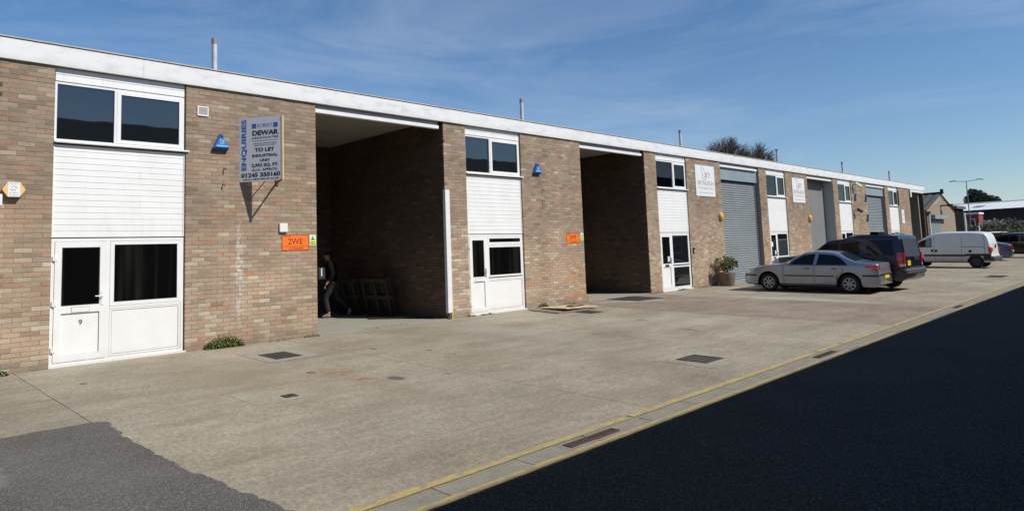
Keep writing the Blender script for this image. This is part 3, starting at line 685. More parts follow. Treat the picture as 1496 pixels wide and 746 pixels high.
q = MB().box(.31*WB, .93*WB, (1-.37)*HBd-.003, (1-.37)*HBd+.003, .0005, .002); q.v = [tuple(FM @ Vector(v)) for v in q.v]; q.build('rule', S_black, t)
bt('Commercial & Industrial Property', .62, .41, .028, S_black, .56*WB); bt('Agents, Surveyors and Valuers', .62, .44, .028, S_black, .5*WB)
bt('TO LET', .61, .515, .095, S_black, .46*WB, .004); bt('INDUSTRIAL', .615, .605, .075, S_black, .60*WB, .002); bt('UNIT', .615, .68, .07, S_black, .24*WB, .002)
bt('2,952 SQ. FT.', .62, .755, .08, S_black, .64*WB, .003); bt('G.I.A. APPROX.', .62, .825, .065, S_black, .62*WB, .001)
bt('01245 350160', .515, .905, .11, S_black, .92*WB, .004); bt('www.robertdewar.co.uk', .52, .965, .05, S_black, .85*WB, .0005)
e = uu*WB
mb = MB().tube(e+Vector((0, 0, .0)), (.76, -.0, .03), .020, n=6).tube(e+Vector((0, 0, 1.18)), (.76, -.0, 1.18), .014, n=6).tube(uu*.55+Vector((0, .02, .02)), (.50, 0, .02), .010, n=6)
mb.box(.73, .79, -.02, -.004, -.03, .09); mb.build('bracket', mat('rusty_bracket', (.16, .075, .03), .85, var=.4, vscale=30), t)

def wall_plate(name, label, cat, x0, x1, z0, z1, m, d=.004, y=-.002):
    t = thing(name, label, cat, ((x0+x1)/2, y, z0)); MB().box(-(x1-x0)/2, (x1-x0)/2, -d, 0, 0, z1-z0).build('plate', m, t); return t
Or = mat('fluorescent_orange', (.85, .17, .012), .5)
mar = mat('dark_red_print', (.16, .02, .01), .5)
for i, (x0, x1, z0, z1) in enumerate(((6.426, 7.013, 1.75, 2.065), (15.262, 15.86, 1.75, 2.045))):
    t = wall_plate('warning_sign', ['orange 2WE sign beneath a small white wall box', 'orange 2WE sign above the rust stained corner'][i], 'sign', x0, x1, z0, z1, Or)
    w, h = (x1-x0)/2, z1-z0; f = MB()
    for a in ((-w, w, 0, .008), (-w, w, h-.008, h), (-w, -w+.008, .008, h-.008), (w-.008, w, .008, h-.008), (-w+.008, w-.008, .079, .084)): f.box(a[0], a[1], -.006, -.0045, a[2], a[3])
    f.build('border', mar, t)
    for body, x, z, s, mw in (('2WE', 0, .175, .17, .32), ('CYLINDERS', 0.02, .042, .05, .3), ('HAZCHEM', -.18, .284, .03, .16)): text_obj('lettering', body, s, Matrix.Translation((x, -.0055, z)) @ Matrix.Rotation(pi/2, 4, 'X'), mar, t, maxw=mw)
yl = mat('warning_yellow', (.75, .80, .05), .5); pl = mat('pale_green_white', (.72, .80, .62), .5); dg = mat('dark_green_print', (.05, .09, .02), .5)
for i, (x0, x1, z0, z1) in enumerate(((7.032, 7.175, 1.846, 2.062), (15.93, 16.06, 1.83, 2.05))):
    t = wall_plate('hazard_label', ['small pale and yellow hazard triangle label at the edge of the first brick pier', 'small pale and yellow hazard label beside the orange sign on the second brick pier'][i], 'sign', x0, x1, z0, z1, pl)
    w, h = (x1-x0)/2, z1-z0
    MB().box(-w+.01, w-.01, -.006, -.0045, .008, h*.42).build('yellow_band', yl, t)
    MB().prism([(-.05, h*.48), (.05, h*.48), (0, h*.94)], -.006, -.0045).build('triangle', mat('triangle_green', (.25, .33, .08), .5), t); MB().prism([(-.015, h*.53), (.015, h*.53), (.008, h*.72), (-.008, h*.72)], -.007, -.0061).build('symbol', dg, t)
    for z in (h*.30, h*.14): MB().box(-w+.02, w-.02, -.0075, -.0061, z-.008, z+.008).build('print_line', dg, t)
bp = mat('blue_alarm_plastic', (.03, .16, .52), .35); bpd = mat('dark_blue_plastic', (.008, .02, .06), .4)
def tri_alarm(x, z, w, h, label, rich=False):
    t = thing('alarm_box', label, 'alarm box', (x, 0, z), group='alarm boxes on the brick piers'); w /= 2
    # tapered body: outline at wall, slightly smaller face
    o = [(-w, 0), (w, 0), (.012, h), (-.012, h)]; s = [(-w*.86, .035), (w*.86, .035), (.01, h*.93), (-.01, h*.93)]
    n = 4; mb = MB(); mb.add([(a, -.001, b) for a, b in o]+[(a, -.055, b) for a, b in o]+[(a, -.105, b) for a, b in s], [tuple(range(8, 12))]+[(j, (j+1) % n, n+(j+1) % n, n+j) for j in range(n)]+[(n+j, n+(j+1) % n, 2*n+(j+1) % n, 2*n+j) for j in range(n)])
    recalc(mb.build('body', bp, t)); mb = MB().prism([(-w*.9, -.012), (w*.9, -.012), (w*.99, .0), (-w*.99, .0)], -.08, -.001); mb.build('base', bpd, t)
    lb = mat('pale_blue_label', (.25, .52, .80), .5)
    MB().box(-.035, .045, -.108, -.1055, h*.33, h*.33+.085).build('label', lb, t)
    text_obj('lettering', 'C', .085, Matrix.Translation((.005, -.109, h*.33+.042)) @ Matrix.Rotation(pi/2, 4, 'X'), bpd, t, bold=.003)
    MB().box(-w*.62, w*.7, -.108, -.1055, .05, .075).build('label', lb, t)
    MB().prism([(-.03, h*.74), (.03, h*.74), (.006, h*.92), (-.006, h*.92)], -.109, -.1056).build('strobe', bpd, t)
    return t
tri_alarm(5.19, 3.68, .30, .30, 'blue triangular alarm box between the vent and the TO LET board')
tri_alarm(14.05, 3.73, .31, .29, 'blue triangular alarm box high on the second brick pier')
bp = mat('grey_blue_plastic', (.07, .13, .20), .4)
tri_alarm(40.62, 3.78, .30, .34, 'far blue alarm box below the white security camera'); tri_alarm(42.45, 3.78, .30, .36, 'far blue alarm box at the upper corner of the half open shutter')
tri_alarm(42.45, 2.62, .28, .36, 'far dark alarm box low beside the half open shutter')
# hexagonal alarm, left
t = thing('alarm_box', 'white and orange hexagonal alarm box at the left edge of the photo', 'alarm box', (2.02, 0, 2.79))
hx = [(-.15, 0), (-.075, -.115), (.075, -.115), (.15, 0), (.075, .115), (-.075, .115)]
MB().prism([(x*.98, z*.98) for x, z in hx], -.10, -.001).build('body', mat('orange_plastic', (.55, .25, .07), .5), t)
MB().prism([(-.148, 0), (-.078, -.112), (-.078, .112)], -.105, -.1005).prism([(.148, 0), (.078, .112), (.078, -.112)], -.105, -.1005).build('side_panel', mat('peach_plastic', (.80, .50, .20), .5), t)
MB().box(-.077, .077, -.107, -.1005, -.113, .113).build('face_plate', M['upvc'], t)
grey_t = mat('pale_blue_print', (.25, .42, .52), .5)
for z, b_, s_ in ((.088, 'SECURITY', .026), (-.055, 'ALARMS', .03), (-.09, '24 HOURS', .026)): text_obj('lettering', b_, s_, Matrix.Translation((0, -.108, z)) @ Matrix.Rotation(pi/2, 4, 'X'), grey_t, t, maxw=.12)
MB().path([(-.03, -.1075, .03), (0, -.1075, .055), (.035, -.1075, .035), (.02, -.1075, .01)], .004, 4).path([(-.045, -.1075, .01), (-.03, -.1075, -.02), (0, -.1075, 0), (.02, -.1075, -.02)], .004, 4).build('emblem', mat('grey_print', (.25, .25, .25), .5), t)
def orange_alarm(x, z, lab):
    t = thing('alarm_sounder', lab, 'alarm box', (x, 0, z)); MB().lathe([(0, -.12), (.09, -.11), (.125, -.07), (.135, -.02), (.135, 0)], Matrix.Rotation(pi/2, 4, 'X') @ Matrix.Scale(1, 4) @ Matrix.Translation((0, 0, .12)) @ Matrix.Diagonal((1, 1.25, -1, 1)) @ Matrix.Translation((0, 0, .12)), 16).build('dome', mat('amber_plastic', (.75, .36, .06), .4), t)
    MB().box(-.10, .10, -.03, 0, -.19, -.14).build('base', M['gasket'], t)
orange_alarm(24.72, 2.66, 'amber alarm sounder left of the first grey roller shutter'); orange_alarm(33.78, 2.67, 'amber alarm sounder left of the plain grey bay')
# company boards
rp = mat('red_print', (.42, .06, .05), .5); gp_ = mat('grey_text', (.30, .26, .28), .5); pk = mat('pale_red_print', (.55, .28, .27), .5)
for i, (x0, x1, z0, z1) in enumerate(((22.95, 24.42, 3.41, 4.60), (31.95, 33.40, 3.41, 4.58))):
    t = wall_plate('company_sign', ['white BRYNLEIGH TECHNOLOGY board with red emblem, the nearer and larger looking one', 'white BRYNLEIGH TECHNOLOGY board with red emblem, the farther one left of the plain grey bay'][i], 'sign', x0, x1, z0, z1, mat('sign_panel_white', (.70, .73, .73), .5), .02)
    def ring(cx, cz, a, b, rot, r, a0=0, a1=2*pi, n=26): return [(cx+a*cos(a0+(a1-a0)*k/n)*cos(rot)-b*sin(a0+(a1-a0)*k/n)*sin(rot), -.022, cz+a*cos(a0+(a1-a0)*k/n)*sin(rot)+b*sin(a0+(a1-a0)*k/n)*cos(rot)) for k in range(n+1)]
    MB().path(ring(.13, .80, .21, .105, .25, 0, -1.2, 2.2), .011, 5).path(ring(.07, .78, .10, .055, .3, 0), .006, 5).path(ring(.0, .77, .24, .12, .2, 0, 2.2, 5.2), .007, 5).path(ring(-.12, .92, .27, .09, -1.0, 0, 1., 5.6), .0055, 4).build('emblem', rp, t)
    MB().prism([(.03, .74), (.10, .75), (.07, .86)], -.024, -.021).build('emblem_fill', rp, t)
    for body, z, s, mw, mm in (('BRYNLEIGH', .50, .25, 1.22, gp_), ('TECHNOLOGY', .31, .13, 1.2, pk), ('Engineering Solutions for Industry', .14, .05, 1.05, gp_)): text_obj('lettering', body, s, Matrix.Translation((.02, -.0215, z)) @ Matrix.Rotation(pi/2, 4, 'X'), mm, t, maxw=mw)
t = wall_plate('notice_board', 'small white notice plate on the last brick pier', 'sign', 49.4, 50.0, 2.50, 3.40, mat('sign_panel_white2', (.70, .72, .72), .5), .02)
MB().box(-.03, .1, -.022, -.0205, .55, .67).build('logo', gp_, t); MB().box(-.1, .14, -.022, -.0205, .27, .32).build('print_line', gp_, t)
# vents, boxes, stubs
t = thing('air_vent', 'square white louvred vent high beside the nearest upper window', 'vent', (4.875, 0, 4.38))
f = MB()
for a in ((-.10, .10, -.09, -.07), (-.10, .10, .07, .09), (-.10, -.08, -.07, .07), (.08, .10, -.07, .07)): f.box(a[0], a[1], -.025, 0, a[2], a[3])
f.build('frame', M['upvc'], t)
MB().box(-.08, .08, -.004, -.001, -.07, .07).build('back', mat('vent_dark', (.25, .25, .24), .8), t)
for i in range(8): MB().box(-.08, .08, -.017, -.008, -.069+i*.0175, -.058+i*.0175).build('louvre', mat('vent_louvre', (.50, .50, .47), .6) if i == 0 else bpy.data.materials['vent_louvre'], t)
t = thing('meter_box', 'small plain white box on the brick above the nearest orange sign', 'wall box', (6.45, 0, 2.12)); MB().box(-.085, .085, -.05, -.001, 0, .175, ch=.006).build('lid', mat('cream_plastic', (.74, .74, .68), .5), t); MB().box(-.08, .08, -.045, -.001, -.012, -.0005).build('base', M['gasket'], t)
for x, z, l in ((5.278, 3.33, 'upper short dark pipe stub below the blue alarm box'), (5.253, 3.02, 'lower short dark pipe stub below the blue alarm box'), (14.30, 3.28, 'short dark pipe stub on the second brick pier, the upper of two'), (14.30, 2.98, 'short dark pipe stub on the second brick pier, the lower of two')):
    tag(MB().path([(x, 0, z), (x, -.06, z), (x+.01, -.085, z-.035)], .012, 8).build('pipe_stub', M['fluecap']), l, 'pipe')
t = thing('intercom', 'slim black entry keypad on the brick by the third white door', 'intercom', (22.52, 0, 1.28)); MB().box(-.05, .05, -.04, -.001, 0, .2, ch=.006).build('case', M['black'], t); MB().box(-.03, .03, -.043, -.0405, .03, .11).build('keypad', M['steel'], t)
def camera(x, z, m, lab, s=1.):
    t = thing('security_camera', lab, 'camera', (x, 0, z)); t.scale = (.72, .72, .72); MB().box(-.02, .02, -.03, 0, -.62, .0).box(-.02, .02, -.30, -.03, -.03, .01).build('bracket', M['fluecap'], t)
    Mx = Matrix.Translation((.15, -.35, .02)) @ Matrix.Rotation(-.5, 4, 'Z') @ Matrix.Rotation(.5, 4, 'Y')
    MB().box(-.22*s, .35*s, -.09, .09, -.06, .09, M4=Mx, ch=0).build('housing', m, t); MB().tube(Mx @ Vector((.35*s, 0, .01)), Mx @ Vector((.40*s, 0, .01)), .06, n=12).build('lens', M['black'], t)
camera(40.35, 4.62, M['upvc'], 'white floodlight style security camera high on the far brick pier'); camera(40.3, 3.15, M['black'], 'black security camera on the far brick pier below the white one', .8)
tag(MB().tube((48.9, -.04, 3.62), (48.9, -.04, 4.62), .035, n=8).build('pipe', M['rustiron']), 'short upright brown pipe on the last brick pier above the white notice', 'pipe')
t = thing('open_fanlight', 'white fanlight hinged open above the last white door', 'window', (48.0, -.06, 1.75)); o = frame_box(-.45, .45, -.0, .30, .05, -.04, 0, 'frame', M['upvc'], t); bx('pane', -.40, .40, -.024, -.018, .05, .25, M['glass'], t); t.rotation_euler = (-.7, 0, 0)
t = thing('bay_light_frame', 'white angled bracket at the top left of the last open bay', 'bracket', (51.65, -.03, 4.3)); MB().box(0, .25, -.06, 0, 0, .50).box(.25, 3.2, -.06, 0, .36, .50).build('rail', M['timber_white'], t)

# ------------------------------------------------------------------ foliage helpers
def leaf_cluster(mb, c, r, n, size, rnd, squash=1., mi=(0,)):
    for _ in range(n):
        d = Vector((rnd.gauss(0, 1), rnd.gauss(0, 1), rnd.gauss(0, 1))); d.normalize(); d *= r*rnd.random()**.45; d.z *= squash
        p = Vector(c)+d; a = Vector((rnd.gauss(0, 1), rnd.gauss(0, 1), rnd.gauss(0, .7))).normalized(); b = a.cross(Vector((rnd.gauss(0, 1), rnd.gauss(0, 1), rnd.gauss(0, 1)))).normalized()
        s = size*rnd.uniform(.6, 1.3)
        mb.add([p-a*s, p+b*s*.45, p+a*s, p-b*s*.45], [(0, 1, 2, 3)], rnd.choice(mi))
rnd = random.Random(5)
G1 = mat('leaf_green', (.075, .115, .025), .5, var=.3, vscale=20); G2 = mat('leaf_light', (.23, .25, .055), .5, var=.3, vscale=20); G3 = mat('leaf_dark', (.028, .045, .015), .55)
# potted shrub
t = thing('potted_shrub', 'round leafy green shrub in a brown tub in front of the grey roller shutter', 'plant pot', (24.12, -.42, -.012))
MB().lathe([(0, 0), (.25, 0), (.27, .03), (.33, .46), (.345, .50), (.31, .51), (.29, .46), (0, .45)], n=28).build('pot', mat('terracotta_tub', (.22, .155, .125), .8, var=.3, vscale=8, bump=.2), t)
mb = MB(); mb.lathe([(0, .452), (.295, .452)], n=16); mb.build('soil', mat('potting_soil', (.04, .03, .02), .95), t)
mb = MB()
for i in range(13):
    a = rnd.uniform(0, 2*pi); r = rnd.uniform(.1, .36); z = rnd.uniform(.62, 1.05); mb.tube((0, 0, .44), (r*.8*cos(a), r*.8*sin(a), z), .008, .004, n=5)
mb.build('stem', mat('shrub_stem', (.10, .065, .04), .9), t)
mb = MB()
for i in range(40):
    a = rnd.uniform(0, 2*pi); r = .40*sqrt(rnd.random()); z = .84+rnd.uniform(-.28, .25)*(1-(r/.46)**2*.5); leaf_cluster(mb, (r*cos(a)-.02, r*sin(a), z), .12, 34, .042, rnd, mi=(0, 1, 1, 2, 0, 1))
mb.build('foliage', [G1, G2, G3], t)
def weed(x0, x1, h, n, label, y=-.05, green=True, sz=.02):
    mb = MB()
    for i in range(n):
        x = rnd.uniform(x0, x1); hh = h*(1-abs((x-(x0+x1)/2)/((x1-x0)/2))**2*.7)*rnd.uniform(.3, 1); yy = y-abs(rnd.gauss(0, .05)); leaf_cluster(mb, (x, yy, zy(yy)+hh*.6), hh*.5+.01, 5, sz, rnd, mi=(0, 1, 0, 2))
    tag(mb.build('weed', [G2, G1, G3]), label, 'weed')
weed(4.93, 5.60, .25, 620, 'wide low clump of yellow green moss and weed at the foot of the first pier', sz=.018)
weed(6.85, 7.2, .05, 60, 'low weeds at the corner of the first pier by the dark bay', sz=.012); weed(6.1, 6.6, .03, 40, 'thin line of weeds midway along the first pier foot', sz=.01)
weed(11.25, 11.5, .06, 40, 'small weed tuft left of the second white door', sz=.015); weed(11.7, 12.1, .05, 50, 'weeds growing under the second white door', sz=.015)
weed(13.85, 14.2, .16, 70, 'leafy weed against the wall behind the old boards', sz=.03); weed(21.1, 21.9, .05, 50, 'weeds at the step of the third white door', sz=.02)
weed(19.6, 20.2, .04, 40, 'thin weeds at the foot of the pillar by the second dark bay', sz=.015)
weed(8.3, 9.6, .03, 40, 'sparse weeds along the lip of the nearest dark bay', y=.02, sz=.012); weed(14.5, 15.9, .03, 60, 'thin weed line at the foot of the rust stained pier', sz=.012); weed(22.5, 23.6, .05, 60, 'weeds between the third white door and the tub', sz=.015)
weed(1.0, 2.0, .18, 80, 'dry brown weed at the left edge of the photo', y=-.12, sz=.025)
# old boards
wd = mat('weathered_plywood', (.60, .47, .32), .85, var=.3, vscale=6, bump=.2); wd2 = mat('dark_plywood', (.24, .18, .125), .9, var=.3)
def board(pts, z, th, m, label, tilt=0.):
    mb = MB(); n = len(pts); zz = [zy(y)+z+(tilt if i == 0 else 0) for i, (x, y) in enumerate(pts)]
    vs = [(x, y, q) for (x, y), q in zip(pts, zz)]+[(x, y, q+th) for (x, y), q in zip(pts, zz)]
    mb.add(vs, [tuple(range(n))[::-1], tuple(range(n, 2*n))]+[(k, (k+1) % n, n+(k+1) % n, n+k) for k in range(n)]); o = recalc(mb.build('board', m)); tag(o, label, 'board')
board([(13.05, -1.50), (14.45, -1.60), (14.3, -.45), (13.2, -.32)], .006, .018, wd2, 'lowest dark sheet of the old boards lying by the second pier')
board([(13.45, -1.42), (14.85, -1.35), (14.9, -.5), (13.6, -.28)], .03, .02, wd, 'top pale plywood sheet lying askew by the second pier', .05)
board([(13.9, -1.25), (14.95, -.95), (14.9, -.80), (13.85, -1.08)], .095, .03, wd2, 'short dark plank lying across the old plywood sheets')
# pallets in the dark bay
pw_ = mat('old_pallet_wood', (.055, .040, .028), .9, var=.35, vscale=8)
def pallet(label, M4):
    t = thing('pallet', label, 'pallet'); t.matrix_world = M4
    for i in range(7): bx('slat', i*.175, i*.175+.10, 0, 1.0, .12, .138, pw_, t)
    for i in range(3): bx('slat', i*.525, i*.525+.10, 0, 1.0, 0, .018, pw_, t)
    for y in (0, .45, .9): bx('bearer', 0, 1.15, y, y+.1, .0185, .1195, pw_, t)
pallet('slatted wooden pallet leaning on the wall in the dark bay just right of the person', Matrix.Translation((10.25, 3.15, .012)) @ Matrix.Rotation(pi/2, 4, 'Z') @ Matrix.Rotation(radians(74), 4, 'X') @ Matrix.Rotation(0, 4, 'Y'))
pallet('wooden pallet leaning on the wall in the dark bay nearest the daylight', Matrix.Translation((10.30, 1.75, .012)) @ Matrix.Rotation(pi/2, 4, 'Z') @ Matrix.Rotation(radians(78), 4, 'X'))
for i, (a, b, l) in enumerate((((9.7, 1.95), (10.5, .75), 'long thin timber lying along the foot of the dark bay wall'), ((10.25, 1.3), (10.58, .5), 'short thin timber lying by the white pipe boxing'))):
    d = Vector((b[0]-a[0], b[1]-a[1], 0)); tag(MB().box(0, d.length, -.04, .04, .007, .035, M4=Matrix.Translation((*a, 0)) @ Matrix.Rotation(math.atan2(d.y, d.x), 4, 'Z')).build('timber', pw_), l, 'timber')

# ------------------------------------------------------------------ person walking into the bay
def skin(name, verts, edges, radii, m, parent, sub=2, root=0):
    me = bpy.data.meshes.new(name); me.from_pydata(verts, edges, []); o = bpy.data.objects.new('tmp', me); COL.objects.link(o)
    sk = o.modifiers.new('s', 'SKIN'); sk.use_smooth_shade = True
    for v, r in zip(me.skin_vertices[0].data, radii): v.radius = (r, r) if not isinstance(r, tuple) else r
    me.skin_vertices[0].data[root].use_root = True
    ss = o.modifiers.new('u', 'SUBSURF'); ss.levels = sub; ss.render_levels = sub
    bpy.context.view_layer.update(); em = bpy.data.meshes.new_from_object(o.evaluated_get(bpy.context.evaluated_depsgraph_get())); bpy.data.objects.remove(o)
    em.materials.clear(); em.materials.append(m)
    for p in em.polygons: p.use_smooth = True
    return link(name, em, parent)
P_ = thing('person', 'person in a dark jacket and jeans walking into the nearest dark loading bay', 'person', (9.62, 3.45, .008), radians(50))   # faces local -y -> walks into the bay
skin_m = mat('skin', (.40, .24, .17), .6); jk = mat('dark_jacket', (.006, .006, .007), .95, spec=.1); jn = mat('blue_jeans', (.013, .015, .022), .85); sh_m = mat('grey_shoe', (.22, .20, .18), .7); hair_m = mat('dark_hair', (.012, .010, .008), .7)
# local: +y is the walking direction, x to the right
V = [(0, 0, .93), (0, .03, 1.12), (0, .07, 1.34), (0, .11, 1.47), (0, .15, 1.55),                       # pelvis, waist, chest, neck base, neck
     (-.10, 0, .88), (-.11, .20, .52), (-.11, .10, .10), (-.11, .24, .05),                             # left leg forward
     (.10, 0, .88), (.11, -.10, .50), (.11, -.42, .16), (.11, -.36, .05),                               # right leg trailing
     (-.19, .07, 1.40), (-.25, -.04, 1.15), (-.25, .10, .95), (-.25, .16, .86),                        # left arm
     (.19, .07, 1.40), (.26, .05, 1.14), (.20, .26, 1.03), (.16, .32, 1.02),                            # right arm
     (0, .17, 1.62), (0, .18, 1.69)]
Ed = [(0, 1), (1, 2), (2, 3), (3, 4), (0, 5), (5, 6), (6, 7), (7, 8), (0, 9), (9, 10), (10, 11), (11, 12), (2, 13), (13, 14), (14, 15), (15, 16), (2, 17), (17, 18), (18, 19), (19, 20), (4, 21), (21, 22)]
Rd = [(.15, .11), (.14, .10), (.17, .11), .075, .052, .085, .06, .042, .035, .085, .06, .042, .035, .06, .045, .032, .028, .06, .045, .032, .028, .085, .082]
body = skin('body', V, Ed, Rd, skin_m, P_)
skin('jacket', [(0, 0, .86), (0, .03, 1.10), (0, .07, 1.34), (0, .10, 1.47), (-.20, .07, 1.41), (-.26, -.04, 1.15), (-.255, .09, .97), (.20, .07, 1.41), (.27, .05, 1.14), (.21, .25, 1.03)], [(0, 1), (1, 2), (2, 3), (2, 4), (4, 5), (5, 6), (2, 7), (7, 8), (8, 9)], [(.20, .16), (.185, .15), (.205, .15), .09, .085, .068, .056, .085, .068, .056], jk, P_)
skin('trousers', [(0, 0, .93), (-.10, 0, .86), (-.11, .20, .52), (-.11, .11, .12), (.10, 0, .86), (.11, -.10, .50), (.11, -.41, .19)], [(0, 1), (1, 2), (2, 3), (0, 4), (4, 5), (5, 6)], [(.16, .13), .105, .078, .06, .105, .078, .06], jn, P_)
skin('shoe', [(-.11, .06, .055), (-.11, .15, .05), (-.11, .29, .035)], [(0, 1), (1, 2)], [.055, .05, .038], sh_m, P_); skin('shoe', [(.11, -.44, .17), (.11, -.39, .10), (.11, -.34, .035)], [(0, 1), (1, 2)], [.055, .05, .04], sh_m, P_)
skin('hair', [(0, .12, 1.63), (0, .15, 1.69), (0, .18, 1.735)], [(0, 1), (1, 2)], [.085, .098, .075], hair_m, P_)
for sx, c, dd in ((-1, Vector((-.25, .17, .84)), Vector((0, .25, -1))), (1, Vector((.15, .34, 1.01)), Vector((-.4, .8, -.1)))):
    dd.normalize(); s_ = Vector((1, 0, 0)); 
    for i in range(4): 
        p = c+s_*(-.027+.018*i); skin('finger', [tuple(p), tuple(p+dd*.04), tuple(p+dd*.07+Vector((0, -.012, 0)))], [(0, 1), (1, 2)], [.010, .009, .007], skin_m, P_, 1)
    skin('finger', [tuple(c+s_*.03*-sx), tuple(c+s_*.05*-sx+dd*.03)], [(0, 1)], [.011, .009], skin_m, P_, 1)
for sx in (-1, 1): skin('ear', [(.082*sx, .165, 1.62), (.09*sx, .16, 1.655)], [(0, 1)], [.012, .016], skin_m, P_, 1)
skin('nose', [(0, .255, 1.64), (0, .275, 1.615)], [(0, 1)], [.012, .014], skin_m, P_, 1)
bg_ = thing('shoulder_bag', 'dark bag with a white stripe carried under the arm of the walking person', 'bag', (9.25, 3.42, 1.0), radians(30))
MB().box(-.16, .16, -.06, .06, .02, .34, ch=.03).build('bag_body', mat('bag_grey', (.03, .036, .045), .8), bg_); MB().box(-.12, -.07, -.064, -.0605, .12, .32).build('stripe', mat('bag_white', (.75, .76, .78), .5), bg_); MB().path([(-.12, 0, .33), (-.05, 0, .5), (.10, 0, .5), (.14, 0, .33)], .012, 6).build('strap', jk, bg_)

# ------------------------------------------------------------------ vehicles
def pchip(P, x):
    if x <= P[0][0]: return P[0][1]
    for (a, b), (c, d) in zip(P[:-1], P[1:]):
        if x <= c: return b+(d-b)*(x-a)/(c-a)
    return P[-1][1]
class Car:
    def __init__(s, name, label, cat, loc, rz, prof, W, belt, wheels, arch, paint, zb=.24, tumble=.22, rc=.09, crown=.035, pe=(5, .13), group='parked cars and vans', sc=1., rnd_=2):
        s.t = thing(name, label, cat, (loc[0], loc[1], 0.025*loc[1]+.01), 0, group); s.t.rotation_euler = (math.atan(.025)*cos(rz), 0, rz); s.t.scale = (sc,)*3
        s.prof = s.smooth(prof, rnd_); s.W = W/2; s.belt = belt; s.wheels = wheels; s.arch = arch; s.zb = zb; s.k = tumble; s.rc = rc; s.cr = crown; s.pe = pe
        s.xa, s.xf = prof[0][0], prof[-1][0]; s.cx = (s.xa+s.xf)/2; s.hl = (s.xf-s.xa)/2
        s.body(paint)
    def smooth(s, P, n=2):       # corner cutting on the roof line
        for _ in range(n):
            Q = [P[0]]
            for a, b in zip(P[:-1], P[1:]): Q += [(a[0]*.75+b[0]*.25, a[1]*.75+b[1]*.25), (a[0]*.25+b[0]*.75, a[1]*.25+b[1]*.75)]
            P = Q+[P[-1]]
        return P
    def hw(s, x, z):
        u = abs((x-s.cx)/s.hl); w = s.W*(1-s.pe[1]*u**s.pe[0])
        if z < s.belt: w *= 1-.055*((s.belt-z)/s.belt)**2
        w2 = w*(1+.008) if abs(z-s.belt) < .02 else w
        if z > s.belt: w2 = w-(z-s.belt)*s.k
        return w2
    def bot(s, x):
        z = s.zb
        u = abs((x-s.cx)/s.hl)
        if u > .93: z += (u-.93)*1.2
        for wx in s.wheels:
            d = abs(x-wx)
            if d < s.arch: z = max(z, .31+sqrt(s.arch**2-d**2))
        return z
    def body(s, paint):
        xs = set([s.xa+.0005, s.xf-.0005])
        n = 90
        for i in range(1, n): xs.add(s.xa+(s.xf-s.xa)*i/n)
        for i in range(1, 12): xs.add(s.xa+.1*i*i/144); xs.add(s.xf-.1*i*i/144)
        for wx in s.wheels:
            for i in range(-12, 13): xs.add(wx+s.arch*sin(i/12*pi/2)*.9999)
        for p in s.prof: xs.add(min(max(p[0], s.xa+.001), s.xf-.001))
        xs = sorted(xs); rings = []
        NS = 12
        for x in xs:
            zt = pchip(s.prof, x); z0 = min(s.bot(x), zt-.05); r = min(s.rc, (zt-z0)*.45); za = zt-r
            half = [(0, z0), (s.hw(x, z0)*.9, z0)]
            for i in range(NS+1): z = z0+(za-z0)*i/NS; half.append((s.hw(x, z), z))
            w = s.hw(x, za)
            for i in range(1, 5): a = i/4*pi/2; half.append((w-r*(1-cos(a)), za+r*sin(a)))
            w2 = w-r
            c = s.cr*min(1, max(0, (x-s.xa)/.3))*min(1, max(0, (s.xf-x)/.3))
            for i in range(1, 5): y = w2*(1-i/4); half.append((y, zt+c*(1-(y/w2)**2)))
            rings.append([(-y, z) for y, z in half]+[(y, z) for y, z in half[-2:0:-1]])
        mb = MB(); m = len(rings[0]); vs = [(-y, x, z) for x, rg in zip(xs, rings) for y, z in rg]     # local: nose along +y, left side -x
        fs = [(i*m+j, i*m+(j+1) % m, (i+1)*m+(j+1) % m, (i+1)*m+j) for i in range(len(xs)-1) for j in range(m)]
        fs += [tuple(range(m))[::-1], tuple(range((len(xs)-1)*m, len(xs)*m))]
        mb.add(vs, fs, smooth=True); s.body_o = recalc(mb.build('body', paint, s.t))
        bx('underbody', -s.W*.86, s.W*.86, s.xa+.35, s.xf-.35, s.zb-.03, .62, M['blackmatte'], s.t)
    def side(s, name, poly, m, eps=.004, sides=(-1, 1), nz=8, nx=10, parent=None):
        """panel that follows the body side; poly: convex (x, z) outline"""
        out = []
        for sd in sides:
            zs = [p[1] for p in poly]; z0, z1 = min(zs), max(zs); rows = []
            for i in range(nz+1):
                z = z0+(z1-z0)*(i/nz)*.999+(z1-z0)*.0005; X = []
                for (a, b), (c, d) in zip(poly, poly[1:]+poly[:1]):
                    if (b-z)*(d-z) <= 0 and b != d: X.append(a+(c-a)*(z-b)/(d-b))
                rows.append((z, min(X), max(X)))
            vs = [(sd*(s.hw(xa+(xb-xa)*j/nx, z)+eps), xa+(xb-xa)*j/nx, z) for z, xa, xb in rows for j in range(nx+1)]
            mb = MB().add(vs, [(i*(nx+1)+j, i*(nx+1)+j+1, (i+1)*(nx+1)+j+1, (i+1)*(nx+1)+j) for i in range(nz) for j in range(nx)], smooth=True)
            o = mb.build(name, m, parent or s.t)
            out.append(o)
        return out
